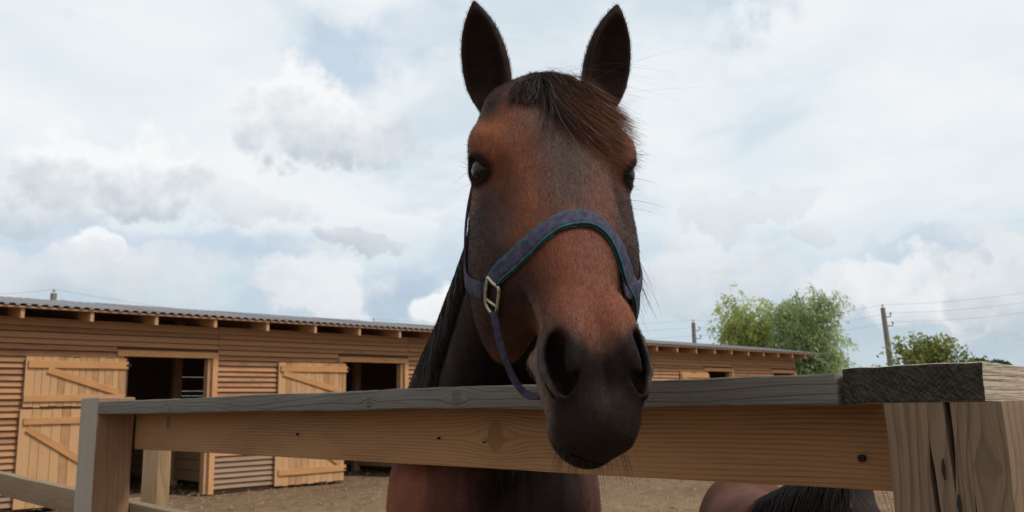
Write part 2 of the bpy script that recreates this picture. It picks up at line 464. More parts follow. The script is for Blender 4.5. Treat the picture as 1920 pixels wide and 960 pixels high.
    for i, h in enumerate(hdr):
        link('lintel', box_mesh('lintel', (0, 0, 0), (1.565 if i < 6 else 1.55, .05, .092), .004, cuts=6, jitter=.004, seed=i), W_trim, root).location = (h, q0 - .045, zt)
        link('door_jamb', box_mesh('door_jamb', (-.09, 0, 0), (0, .045, zt - .002), .003, cuts=6, axis=2, jitter=.004, seed=i), W_trimv, root).location = (fr[i], q0 - .045, 0)
        link('door_post', box_mesh('door_post', (-.15, .0, 0), (-.06, .13, zt - .004), .004), W_raf, root).location = (fr[i], q0 + .005, 0)
        link('door_post', box_mesh('door_post', (.115, .0, 0), (.20, .12, zt - .004), .004), W_dark, root).location = (h, q0 + .055, 0)
        o = link('latch', box_mesh('latch', (-.07, -.02, -.02), (.05, 0, .02), .004), steel, root); o.location = (fr[i], q0 - .046, 1.42)
        link('hook', tube_mesh('hook', [(0, 0, 0), (.06, -.03, .01), (.11, -.035, .0), (.13, -.03, .03)], .008, 6), steel, o)
        if i == 6: continue
        leaf(i, h - 1.22, h + .12, 1.37, 2.05, 'upper')
        leaf(i, h - 1.245, h + .10, .04, 1.335, 'lower')
    link('sill_board', box_mesh('sill_board', (-.05, -.25, .0), (1.3, -.17, .07), .005), W_side2, root).location = (.7, q0, .30 - .3)
    # rafters, batten, roof ---------------------------------------------------
    SL = .147
    rme = None
    for k in range(-5, 26):
        if rme is None:
            rme = box_mesh('rafter', (-.025, 0, 0), (.025, 2.6, .145), .003)
            for v in rme.vertices: v.co.z += v.co.y * SL
            rme.materials.append(W_raf)
        o = bpy.data.objects.new('rafter', rme); C.objects.link(o); o.parent = root; o.location = (k * .9 + RNG.normal(0, .01), 0, 2.526 + RNG.normal(0, .003))
    link('fascia_batten', box_mesh('fascia_batten', (-5.6, -.03, 2.662), (23.45, .05, 2.684), .002, cuts=30, jitter=.006), W_raf, root)
    # corrugated roof sheets
    mr, t, b = new_mat('brown_roof_sheet')
    tc = t.new('ShaderNodeTexCoord').outputs['Object']
    nn = t.noise(tc, 3, 5, .6)
    t.put(b.inputs['Base Color'], t.mix(nn, (.125, .105, .108), (.185, .162, .165)))
    b.inputs['Roughness'].default_value = .42; b.inputs['Specular IOR Level'].default_value = .4
    sheets = 27; pitch = .1325
    roof = empty('roof', (0, 0, 0)); roof.parent = root
    def sheet(xa, n, dz):
        prof = []
        for k in range(n):
            x = k * pitch
            prof += [(x, .026), (x + .055, .026), (x + .075, 0), (x + .112, 0)]
        prof.append((n * pitch, .026)); prof.append((n * pitch + .05, .0265))
        V = []; F = []
        for (y, zz) in ((-.055, 0), (2.56, 2.615 * SL), (5.4, 2.615 * SL - 2.84 * SL)):
            for (px, pz) in prof: V.append((px, y, zz + pz))
        m = len(prof)
        for r in range(2):
            for k in range(m - 1): F.append((r * m + k, r * m + k + 1, (r + 1) * m + k + 1, (r + 1) * m + k))
        o = link('roof_sheet', mesh_from('roof_sheet', V, F), mr, roof); o.location = (xa, 0, 2.687 + dz)
        md = o.modifiers.new('thick', 'SOLIDIFY'); md.thickness = .002
        return o
    x = -5.6; k = 0
    while x < 23.35:
        sheet(x, 8, .004 * (k % 2)); x += 8 * pitch; k += 1
    return root
build_barn()

#@@FENCE
# ------------------------------------------------------------------ fence in front (local x along the fence to the left, y = away from camera)
FO = np.array([0, 1.4996, 0])
def build_fence():
    root = empty('paddock_fence', FO, TH + math.pi / 2)
    # local x = along the fence (to the far left), local -y = away from the camera
    tag(root, 'near paddock fence of rough sawn pine with a weathered grey top rail', 'fence')
    W_grey = wood('weathered_rail', (.042, .035, .028), (.140, .122, .100), axis=0, cross=2, ring=75, rand=.0, bump=.8, knots=((.42, 1.305, .012), (.15, 1.312, .016), (1.35, 1.30, .012)), weather=((.155, .142, .125), .35), bands=.45, grain=1.7)
    W_board = wood('pine_board', (.105, .042, .015), (.395, .212, .098), axis=0, cross=2, ring=135, rand=.0, bump=.35, knots=((.17, 1.238, .026), (1.62, 1.26, .02)), bands=.55, grain=.9, warp=3.5)
    W_post = wood('pine_post', (.070, .036, .018), (.225, .150, .090), axis=2, cross=0, ring=85, rand=.0, bump=.7, knots=((1.10, -.66, .018), (1.22, -.735, .014)), grain=1.5, warp=9.0, bands=.7, weather=((.165, .12, .085), .35))
    W_postl = wood('weathered_post', (.16, .10, .06), (.34, .25, .17), axis=2, cross=0, ring=60, rand=.1, bump=.5, weather=((.30, .29, .26), .75))
    W_postb = wood('brown_post_face', (.13, .055, .025), (.33, .18, .095), axis=2, cross=1, ring=42, rand=.1, bump=.4, weather=((.26, .17, .11), .35))
    W_pale = wood('pale_timber', (.42, .30, .18), (.66, .54, .38), axis=2, cross=1, ring=50, rand=.1, bump=.3)
    nailm = plain('rusty_nail', (.02, .017, .015), .7, .4)
    # top rail lying flat
    link('top_rail', box_mesh('top_rail', (-.572, -.148, 1.2905), (1.878, 0, 1.331), .0035, 2, cuts=90, jitter=.0045, rough_edge=.0014, seed=3), W_grey, root, True)
    # board nailed behind the posts
    link('board', box_mesh('board', (-.86, -.160, 1.1755), (1.868, -.120, 1.2925), .003, 2, cuts=60, jitter=.002, rough_edge=.0008, seed=5), W_board, root, True)
    lb = box_mesh('board', (-.86, -.162, -.045), (5.2, -.122, .045), .003, 2, cuts=60, jitter=.003, rough_edge=.0008, seed=8)
    o = link('board', lb, W_postl if False else wood('pine_board_low', (.09, .052, .024), (.23, .15, .08), axis=0, cross=2, ring=50, rand=0, weather=((.20, .165, .115), .4)), root, True)
    o.location = (0, 0, .912); o.rotation_euler = (0, -math.atan(.0243), 0)
    o2 = link('board', box_mesh('board', (-.86, -.162, .42), (5.2, -.122, .52), .003, 1, cuts=30, jitter=.003, seed=9), W_board, root)
    # left post
    lp = box_mesh('post', (1.882, -.119, -.02), (2.03, 0, 1.342), .004, 2, cuts=40, axis=2, jitter=.004, rough_edge=.001, seed=4)
    lp.materials.append(W_postl); lp.materials.append(W_postb)
    for f in lp.polygons: f.material_index = 1 if f.normal.x < -.8 else 0
    link('post', lp, None, root)
    # far left post of the next bay
    link('post', box_mesh('post', (4.4, -.119, -.02), (4.55, 0, 1.1), .004, 1, cuts=10, axis=2, jitter=.004, seed=6), W_postl, root)
    # nails in the board
    for (tx, tz, r) in ((-.545, 1.218, .0052), (.335, 1.232, .0028), (.875, 1.234, .003), (.20, 1.226, .0016)):
        n = link('nail', tube_mesh('nail', [(0, .006, 0), (0, -.01, 0)], [r, r * .8], 10), nailm, root); n.location = (tx, -.1195, tz)
    # corner post with drying checks
    def post_checks():
        nz = 90; zs = np.linspace(-.02, 1.2925, nz)
        x0, x1, y0, y1 = -.757, -.628, -.13, .002
        V = []; ring = None
        cracks = [(-.6965, .0036, 1.19, 1.32, .004), (-.681, .0030, .2, 1.245, -.006), (-.706, .0026, .3, 1.15, .003), (-.718, .0014, 1.02, 1.185, .002)]
        for z in zs:
            pts = []
            def jit(a, s): return a + .0025 * math.sin(z * 9 + s) + .001 * math.sin(z * 37 + s * 2)
            front = [(x1, y1)]
            cs = sorted(cracks, key=lambda c: -c[0])
            for (cx, w, za, zb, wob) in cs:
                e = min(1, max(0, min((z - za) / .05, (zb - z) / .03 if zb < 1.3 else 1)))
                ww = w * e + .0002
                c = cx + wob * math.sin(z * 14) * .8
                front += [(c + ww, y1 - .0005), (c + ww * .3, y1 - .004 - .035 * e), (c - ww * .3, y1 - .004 - .035 * e), (c - ww, y1 - .0005)]
            front.append((x0, y1))
            for i, (px, py) in enumerate(front): pts.append((jit(px, 1) if i in (0, len(front) - 1) else px, jit(py, 2) if i in (0, len(front) - 1) else py, z))
            # right side with a little waney edge
            pts.append((jit(x0 - .006, 4), (y0 * .5 + y1 * .5), z)); pts.append((jit(x0, 5), jit(y0, 3), z)); pts.append((jit(x1, 6), jit(y0, 7), z))
            ring = len(pts); V += pts
        F = []
        for k in range(nz - 1):
            for i in range(ring):
                j = (i + 1) % ring
                F.append((k * ring + i, (k + 1) * ring + i, (k + 1) * ring + j, k * ring + j))
        F.append(tuple((nz - 1) * ring + i for i in range(ring))[::-1]); F.append(tuple(range(ring)))
        me = mesh_from('corner_post', V, F)
        bm = bmesh.new(); bm.from_mesh(me); bmesh.ops.recalc_face_normals(bm, faces=list(bm.faces)); bm.to_mesh(me); bm.free()
        return me
    link('corner_post', post_checks(), W_post, root)
    for (tx, tz) in ((-.6905, 1.217), (-.7035, 1.178)):
        link('nail', tube_mesh('nail', [(0, .004, .012), (.001, .003, 0), (0, .004, -.012)], [.001, .0022, .001], 8), nailm, root).location = (tx, .002, tz)
    # side fence running away from the corner
    side = empty('side_fence', FO + np.array([0, 0, 0]), TH + math.pi / 2)
    tag(side, 'side fence rail with dark end grain, running away from the corner post', 'fence')
    m, t, b = new_mat('dark_end_grain_rail')
    tc = t.new('ShaderNodeTexCoord').outputs['Object']
    x, y, z = t.sep(tc)
    rr = t.math('SQRT', t.math('ADD', t.math('POWER', t.math('ADD', x, .79), 2.0), t.math('POWER', t.math('SUBTRACT', z, 1.21), 2.0)))
    wob = t.noise(tc, 30, 3)
    ring = t.math('FRACT', t.math('ADD', t.math('MULTIPLY', rr, 210), t.math('MULTIPLY', wob, 1.6)))
    saw = t.noise(t.xyz(t.math('MULTIPLY', t.math('ADD', x, t.math('MULTIPLY', z, .8)), 60), t.math('MULTIPLY', t.math('SUBTRACT', z, t.math('MULTIPLY', x, .8)), 330), t.math('MULTIPLY', y, 40)), 1.0, 3, .6)
    speck = t.noise(tc, 200, 4, .7)
    endc = t.mix(t.mapr(saw, .40, .68), (.020, .017, .014), (.105, .090, .070))
    endc = t.mix(t.math('MULTIPLY', t.math('POWER', ring, 2.0), .65), endc, (.014, .012, .010))
    endc = t.mix(t.mapr(speck, .58, .78, 0, .55), endc, (.17, .15, .12))
    endc = t.mix(t.mapr(t.noise(tc, 22, 4, .6), .48, .70, 0, .55), endc, (.10, .072, .048))
    fibs = t.noise(t.xyz(t.math('MULTIPLY', x, 300), t.math('MULTIPLY', y, 6), t.math('MULTIPLY', z, 300)), 1.0, 3)
    bandz = t.math('POWER', t.math('FRACT', t.math('ADD', t.math('MULTIPLY', z, 115), t.math('MULTIPLY', t.noise(tc, 9, 2), 1.2))), 2.0)
    longc = t.mix(t.math('ADD', t.math('MULTIPLY', bandz, .6), t.math('MULTIPLY', t.math('SUBTRACT', fibs, .5), .9), clamp=True), (.42, .35, .27), (.17, .12, .08))
    geo = t.new('ShaderNodeTexCoord').outputs['Normal']
    gy = t.sep(geo)[1]
    isend = t.mapr(gy, .55, .75, 0, 1)
    t.put(b.inputs['Base Color'], t.mix(isend, longc, endc))
    b.inputs['Roughness'].default_value = .85; b.inputs['Specular IOR Level'].default_value = .2
    hh = t.math('ADD', t.math('MULTIPLY', saw, 1.0), t.math('ADD', t.math('MULTIPLY', speck, 1.0), t.math('MULTIPLY', ring, .3)))
    t.put(b.inputs['Normal'], t.bump(t.mix(isend, fibs, hh), .9, .004))
    link('top_rail', box_mesh('top_rail', (-.742, -2.6, 1.2905), (-.578, .004, 1.335), .003, 2, cuts=120, axis=1, jitter=.004, rough_edge=.0016, seed=11, cuts2=((0, 26), (2, 7))), m, side)
    W_sb = wood('side_board', (.28, .13, .05), (.52, .30, .15), axis=1, cross=2, ring=60, rand=.2)
    link('board', box_mesh('board', (-.80, -2.6, 1.15), (-.765, -.09, 1.284), .003, 1, cuts=20, axis=1, jitter=.003, seed=12), W_sb, side)
    link('board', box_mesh('board', (-.80, -2.6, .70), (-.765, -.09, .82), .003, 1, cuts=20, axis=1, jitter=.003, seed=13), W_sb, side)
    link('post', box_mesh('post', (-.75, -2.5, -.02), (-.63, -2.38, 1.288), .004, 1, cuts=12, axis=2, jitter=.004, seed=14), W_post, side)
    # lone plank upright standing behind the fence
    p = at(291, 900, 3.55)
    st = link('plank_post', box_mesh('plank_post', (-.075, -.027, -.02), (.075, .027, 1.262), .003, 1, cuts=16, axis=2, jitter=.004, seed=15), wood('pale_plank_post', (.17, .09, .04), (.38, .255, .14), axis=2, cross=0, ring=45, rand=.0, bump=.4), None)
    st.location = (p[0], p[1], 0); st.rotation_euler = (0, 0, TH + math.pi / 2)
    tag(st, 'short pale upright plank standing in the yard behind the fence, by the stable doorway', 'post')
build_fence()

#@@HORSE
# ------------------------------------------------------------------ horses: implicit surface -> one continuous mesh
def smin(a, b, k):
    h = np.clip(.5 + .5 * (b - a) / k, 0, 1)
    return b + (a - b) * h - k * h * (1 - h)
def smax(a, b, k): return -smin(-a, -b, k)
def ell(P, c, r, R=None):
    q = P - np.asarray(c, dtype=np.float32)
    if R is not None: q = q @ np.asarray(R, dtype=np.float32).T
    r = np.asarray(r, dtype=np.float32)
    k0 = np.linalg.norm(q / r, axis=1); k1 = np.linalg.norm(q / (r * r), axis=1)
    return np.where(k0 < 1e-4, -r.min(), k0 * (k0 - 1) / np.maximum(k1, 1e-6))
def cone(P, a, b, ra, rb, sx=None):
    a = np.asarray(a, dtype=np.float32); b = np.asarray(b, dtype=np.float32)
    ab = b - a; t = np.clip((P - a) @ ab / (ab @ ab), 0, 1)
    d = P - a - t[:, None] * ab
    if sx is not None: d = d / np.array([sx, 1, 1], dtype=np.float32)
    return (np.linalg.norm(d, axis=1) - (ra + (rb - ra) * t)) * (1 if sx is None else min(1, sx))
def rotm(ax, ang):
    return np.array(Matrix.Rotation(ang, 3, ax))

HS = np.array([-.075, -.05, -.025, 0, .04, .08, .12, .16, .20, .25, .30, .35, .40, .44, .48, .52, .548, .565])
HW = np.array([.006, .045, .064, .076, .088, .098, .103, .100, .092, .079, .066, .055, .047, .044, .044, .043, .035, .006])
HT = np.array([-.08, -.04, -.018, -.004, .004, .008, .008, .005, .002, 0, 0, -.001, -.002, -.004, -.010, -.024, -.046, -.07])
HB = np.array([-.10, -.135, -.15, -.16, -.165, -.17, -.17, -.17, -.17, -.165, -.152, -.138, -.124, -.117, -.113, -.110, -.104, -.085])
def head_sdf(L):
    """L = local head coordinates (u lateral, s down the face, v out of the face)"""
    u, s, v = L[:, 0], L[:, 1], L[:, 2]
    au = np.abs(u)
    A = np.c_[au, s, v].astype(np.float32)
    sc = np.clip(s, HS[0], HS[-1])
    w = np.interp(sc, HS, HW); vt = np.interp(sc, HS, HT); vb = np.interp(sc, HS, HB)
    vc = (vt + vb) / 2; h = np.maximum((vt - vb) / 2, .004)
    n = 2.35
    g = ((au / w) ** n + (np.abs(v - vc) / h) ** n) ** (1 / n)
    d = (g - 1) * np.minimum(w, h)
    d = np.maximum(d, np.maximum(HS[0] - s, s - HS[-1]) * .9)
    d = d * .85
    # masseter / jaw
    d = smin(d, ell(A, (.066, .215, -.130), (.054, .138, .105)), .03)
    d = smin(d, ell(A, (.070, .272, -.165), (.042, .095, .065), rotm('X', .30)), .025)
    # facial crest, nasal bone edge
    d = smin(d, cone(A, (.090, .165, -.068), (.066, .315, -.072), .010, .006), .022)
    d = smin(d, ell(A, (0, -.004, -.034), (.055, .042, .040)), .03)
    # temple and brow
    d = smin(d, ell(A, (.066, .045, -.040), (.033, .055, .045)), .04)
    d = smin(d, ell(A, (.092, .096, -.038), (.031, .040, .030)), .030)
    # hollow above the eye (supraorbital fossa)
    d = smax(d, -ell(A, (.104, .055, -.002), (.012, .020, .012)), .03)
    # eye: lids bulge, then almond opening
    d = smin(d, ell(A, (.093, .127, -.053), (.032, .032, .032)), .012)
    d = smax(d, -ell(A, (.124, .134, -.046), (.022, .0200, .0145), rotm('X', -.25)), .004)
    d = smin(d, cone(A, (.098, .1105, -.030), (.1165, .1165, -.052), .0045, .0040), .004)      # upper lid
    d = smax(d, -cone(A, (.086, .1035, -.018), (.118, .1040, -.050), .0024, .0030), .005)    # fold above the lid
    d = smin(d, cone(A, (.104, .1520, -.034), (.1100, .1500, -.058), .0036, .0030), .005)     # lower lid
    # depression in front of the eye
    d = smax(d, -ell(A, (.100, .205, -.020), (.020, .05, .022)), .03)
    for (pa, pb, ra, rb) in (((.070, .290, -.060), (.050, .395, -.056), .0030, .0022), ((.085, .25, -.10), (.070, .33, -.095), .004, .003)):
        d = smin(d, cone(A, pa, pb, ra, rb), .012)               # facial veins
    # muzzle: nostril wings
    d = smin(d, ell(A, (.038, .455, -.034), (.029, .056, .040), rotm('Z', .08)), .022)
    d = smin(d, ell(A, (.030, .405, -.018), (.022, .035, .018)), .02)
    # upper lip and chin
    d = smin(d, ell(A, (0, .516, -.060), (.043, .042, .042)), .02)
    d = smin(d, ell(A, (.019, .503, -.074), (.034, .04, .033)), .02)
    d = smin(d, ell(A, (0, .500, -.120), (.047, .053, .024)), .014)
    d = smin(d, ell(A, (.036, .446, -.080), (.025, .055, .026)), .02)
    # nostril cavity (comma)
    cav = smin(ell(A, (.0525, .459, -.012), (.0128, .030, .044), rotm('Z', .12)), ell(A, (.0450, .488, -.016), (.0135, .020, .036), rotm('Z', .45)), .018)
    d = smax(d, -cav, .006)
    d = smin(d, ell(A, (.0330, .458, -.003), (.0085, .032, .010), rotm('Z', .30)), .010)
    for (pa, pb, ra, rb) in (((.0640, .425, -.026), (.0640, .470, -.030), .0030, .0042), ((.0640, .470, -.030), (.0520, .505, -.026), .0042, .0034)):
        d = smin(d, cone(A, pa, pb, ra, rb), .007)               # rim of the nostril wing
    # fold between nostrils / philtrum
    d = smax(d, -ell(A, (0, .500, -.003), (.006, .03, .012)), .012)
    # mouth slit
    vm = -.0925 + (s - .45) * .04 + np.clip(s - .535, 0, 1) * .2
    slit = np.maximum(np.abs(v - vm) - .0036, .425 - s)
    slit = np.maximum(slit, .012 - au * 0 - (0.60 - s))
    d = smax(d, -slit, .006)
    d = smin(d, ell(A, (.055, .424, -.094), (.012, .016, .012)), .014)
    return d
EAR_H = np.array([0, .06, .14, .25, .40, .55, .70, .82, .92, 1.0])
EAR_W = np.array([.022, .027, .033, .0375, .0385, .036, .030, .0215, .0115, .002])
def ear_sdf(P, base, X, Y, Z, Ln):
    """X width axis, Y opening (towards viewer), Z along the ear"""
    q = P - base
    x = q @ X; y = q @ Y; z = (q @ Z) / Ln
    zc = np.clip(z, 0, 1)
    # gentle curl of the tip towards the middle
    w = np.interp(zc, EAR_H, EAR_W); dp = w * .72
    g = np.sqrt((x / w) ** 2 + ((y + .010) / dp) ** 2)
    d = (g - 1) * dp * .8
    wi = w * .80; di = np.maximum(dp * .95, .003)
    gi = np.sqrt((x / np.maximum(wi, .001)) ** 2 + ((y - .009) / di) ** 2)
    inner = np.maximum((gi - 1) * di * .8, .10 - z)
    d = smax(d, -inner, .004)
    d = np.maximum(d, np.maximum(-.12 - z, z - 1) * Ln)
    return d

def surface_nets(sdf, xs, ys, zs, B=6):
    nx, ny, nz = len(xs), len(ys), len(zs)
    def pad(a):
        r = (-(len(a) - 1)) % B
        return np.concatenate([a, a[-1] + (a[-1] - a[-2]) * np.arange(1, r + 1)]) if r else a
    xs, ys, zs = pad(xs), pad(ys), pad(zs)
    nx, ny, nz = len(xs), len(ys), len(zs)
    bx, by, bz = (nx - 1) // B, (ny - 1) // B, (nz - 1) // B
    cx, cy, cz = [(a[:-1:B] + a[B::B]) / 2 for a in (xs, ys, zs)]
    hx, hy, hz = [(a[B::B] - a[:-1:B]) / 2 for a in (xs, ys, zs)]
    G = np.stack(np.meshgrid(cx, cy, cz, indexing='ij'), -1).reshape(-1, 3).astype(np.float32)
    rad = np.sqrt(sum(q ** 2 for q in np.meshgrid(hx, hy, hz, indexing='ij'))).ravel()
    dc = np.concatenate([sdf(G[i:i + 400000]) for i in range(0, len(G), 400000)])
    act = np.abs(dc) < rad * 1.9 + .012
    val = np.repeat(np.repeat(np.repeat(np.where(dc < 0, -1., 1.).astype(np.float32).reshape(bx, by, bz), B, 0), B, 1), B, 2)
    val = np.pad(val, ((0, 1), (0, 1), (0, 1)), mode='edge')
    ai = np.argwhere(act.reshape(bx, by, bz))
    mask = np.zeros((nx, ny, nz), bool)
    for (i, j, k) in ai: mask[i * B:i * B + B + 1, j * B:j * B + B + 1, k * B:k * B + B + 1] = True
    idx = np.argwhere(mask)
    P = np.c_[xs[idx[:, 0]], ys[idx[:, 1]], zs[idx[:, 2]]].astype(np.float32)
    d = np.concatenate([sdf(P[i:i + 400000]) for i in range(0, len(P), 400000)])
    val[mask] = d
    neg = val < 0
    cs = [neg[a:nx - 1 + a, b:ny - 1 + b, c:nz - 1 + c] for a in (0, 1) for b in (0, 1) for c in (0, 1)]
    any_ = np.zeros_like(cs[0]); all_ = np.ones_like(cs[0])
    for c in cs: any_ |= c; all_ &= c
    cells = np.argwhere(any_ & ~all_)
    cid = -np.ones((nx - 1, ny - 1, nz - 1), np.int32); cid[tuple(cells.T)] = np.arange(len(cells))
    S = np.zeros((len(cells), 3)); Nn = np.zeros(len(cells))
    axs = (xs, ys, zs)
    corner = lambda o: tuple((cells + o).T)
    import itertools
    for ax in range(3):
        oth = [a for a in range(3) if a != ax]
        for b_ in itertools.product((0, 1), repeat=2):
            o0 = np.zeros(3, int); o0[oth[0]] = b_[0]; o0[oth[1]] = b_[1]; o1 = o0.copy(); o1[ax] = 1
            v0 = val[corner(o0)]; v1 = val[corner(o1)]
            m = (v0 < 0) != (v1 < 0)
            t = np.where(m, v0 / np.where(m, v0 - v1, 1), 0)
            p = np.zeros((len(cells), 3))
            for a in range(3):
                p[:, a] = axs[a][cells[:, a] + o0[a]]
            p[:, ax] += t * (axs[ax][cells[:, ax] + 1] - axs[ax][cells[:, ax]])
            S[m] += p[m]; Nn[m] += 1
    Vv = S / Nn[:, None]
    quads = []
    for ax in range(3):
        a0 = [slice(None)] * 3; a1 = [slice(None)] * 3
        a0[ax] = slice(0, -1); a1[ax] = slice(1, None)
        n0 = neg[tuple(a0)]; n1 = neg[tuple(a1)]
        E_ = np.argwhere(n0 != n1)
        fl = n0[tuple(E_.T)]
        o1, o2 = [a for a in range(3) if a != ax]
        ok = (E_[:, o1] > 0) & (E_[:, o2] > 0) & (E_[:, o1] < (nx, ny, nz)[o1] - 1) & (E_[:, o2] < (nx, ny, nz)[o2] - 1)
        E_ = E_[ok]; fl = fl[ok]
        def c(d1, d2):
            q = E_.copy(); q[:, o1] += d1; q[:, o2] += d2; return cid[tuple(q.T)]
        Q = np.c_[c(-1, -1), c(0, -1), c(0, 0), c(-1, 0)]
        if ax == 1: fl = ~fl
        Q[~fl] = Q[~fl][:, ::-1]
        quads.append(Q)
    Q = np.concatenate(quads); Q = Q[(Q >= 0).all(1)]
    return Vv, Q

def axis_pts(lo, hi, f0, f1, fine, coarse):
    """1D grid: fine between f0 and f1, growing to coarse outside"""
    mid = np.arange(f0, f1, fine)
    def grow(start, end, sgn):
        out = []; p = start; st = fine
        while (p - end) * sgn < 0:
            st = min(st * 1.12, coarse); p += sgn * st; out.append(p)
        return out
    return np.array(grow(f0, lo, -1)[::-1] + list(mid) + grow(mid[-1], hi, 1))

class Horse:
    def __init__(s, name): s.name = name
def head_frame(P0, P1, phi, toward):
    S = P1 - P0; L = np.linalg.norm(S); S = S / L
    V = toward - (P0 + P1) / 2; V = V - S * (V @ S); V /= np.linalg.norm(V)
    U = np.cross(V, S); U /= np.linalg.norm(U)
    if U @ CR < 0: U = -U
    V2 = V * math.cos(phi) + U * math.sin(phi); U2 = U * math.cos(phi) - V * math.sin(phi)
    return P0, U2, S, V2, L

# --- main horse
P0 = at(1030, 160, 1.28); P1 = at(1157, 802, .945)
HO, HU, HSX, HV, HL = head_frame(P0, P1, math.radians(20), CC)
HM = np.stack([HU, HSX, HV]).astype(np.float32)        # rows: local axes
def to_head(P): return (P - HO.astype(np.float32)) @ HM.T
def from_head(q): return HO + np.asarray(q) @ np.stack([HU, HSX, HV])
# ears: base and tip from sight lines, so their true depth is known
def ear_frame(bpx, bd, tpx, td):
    b = at(*bpx, bd); tp = at(*tpx, td)
    Z = tp - b; Ln = np.linalg.norm(Z); Z /= Ln
    Y = CC - b; Y -= Z * (Y @ Z); Y /= np.linalg.norm(Y)
    X = np.cross(Y, Z)
    return b.astype(np.float32), X, Y, Z, Ln
EARS = [ear_frame((922, 205), 1.335, (884, -2), 1.34), ear_frame((1128, 205), 1.34, (1163, 4), 1.345)]
def _yaw(e, a):
    b, X, Y, Z, L = e
    return (b, (X * math.cos(a) + Y * math.sin(a)).astype(np.float32), (Y * math.cos(a) - X * math.sin(a)).astype(np.float32), Z.astype(np.float32), L)
EARS = [_yaw(EARS[0], math.radians(-18)), _yaw(EARS[1], math.radians(22))]
BX, BY = -.055, .12
def body_sdf(P):
    P = P.astype(np.float32)
    q = P.copy(); q[:, 0] -= BX; q[:, 1] -= BY
    a = q.copy(); a[:, 0] = np.abs(a[:, 0])
    d = ell(q, (0, 2.08, 1.06), (.245, .30, .34))
    d = smin(d, ell(a, (.13, 2.02, 1.02), (.115, .22, .26)), .06)      # shoulders / pectorals
    d = smin(d, ell(q, (0, 2.78, 1.10), (.30, .80, .34)), .12)
    d = smin(d, ell(q, (0, 3.38, 1.18), (.29, .42, .34)), .10)
    d = smin(d, ell(q, (0, 2.40, 1.42), (.10, .34, .14)), .12)
    # neck: crest and throat
    hx = HO[0] - BX
    d = smin(d, cone(q, (hx, 1.33 - BY + .02, 1.72), (.0, 2.25, 1.46), .062, .11), .06)
    d = smin(d, cone(q, (hx - .0, 1.42 - BY, 1.64), (.0, 2.02, 1.20), .075, .17), .08)
    d = smin(d, cone(q, (hx - .005, 1.40 - BY + .05, 1.68), (.0, 2.10, 1.34), .072, .16), .08)
    # legs
    d = smin(d, cone(a, (.135, 2.10, .98), (.125, 2.08, .55), .105, .058), .06)
    d = smin(d, cone(a, (.125, 2.08, .55), (.125, 2.08, .16), .05, .036), .02)
    d = smin(d, cone(a, (.125, 2.08, .14), (.125, 2.03, .03), .040, .056), .02)
    d = smin(d, cone(a, (.15, 3.38, .98), (.14, 3.30, .78), .17, .11), .07)
    d = smin(d, cone(a, (.14, 3.32, .80), (.125, 3.58, .50), .10, .055), .04)
    d = smin(d, cone(a, (.125, 3.58, .50), (.125, 3.52, .16), .048, .038), .02)
    d = smin(d, cone(a, (.125, 3.52, .14), (.125, 3.47, .03), .042, .056), .02)
    d = np.maximum(d, -P[:, 2] - .001)
    return d
def horse_sdf(P):
    P = P.astype(np.float32)
    d = body_sdf(P)
    L = to_head(P)
    m = (np.abs(L[:, 0]) < .30) & (L[:, 1] > -.40) & (L[:, 1] < .75) & (np.abs(L[:, 2] + .1) < .40)
    if m.any():
        dh = head_sdf(L[m])
        dm = smin(d[m], dh, .035)
        for e in EARS: dm = smin(dm, ear_sdf(P[m], *e), .010)
        d[m] = dm
    return d
hx0, hx1 = -.12, .28
lo = np.array([-.45, .86, -.03]); hi = np.array([.42, 4.1, 2.08])
xs = axis_pts(lo[0], hi[0], -.115, .265, .0026, .016)
ys = axis_pts(lo[1], hi[1], .86, 1.44, .0030, .025)
zs = axis_pts(lo[2], hi[2], 1.17, 2.06, .0028, .025)
HVt, HQ = surface_nets(horse_sdf, xs, ys, zs)

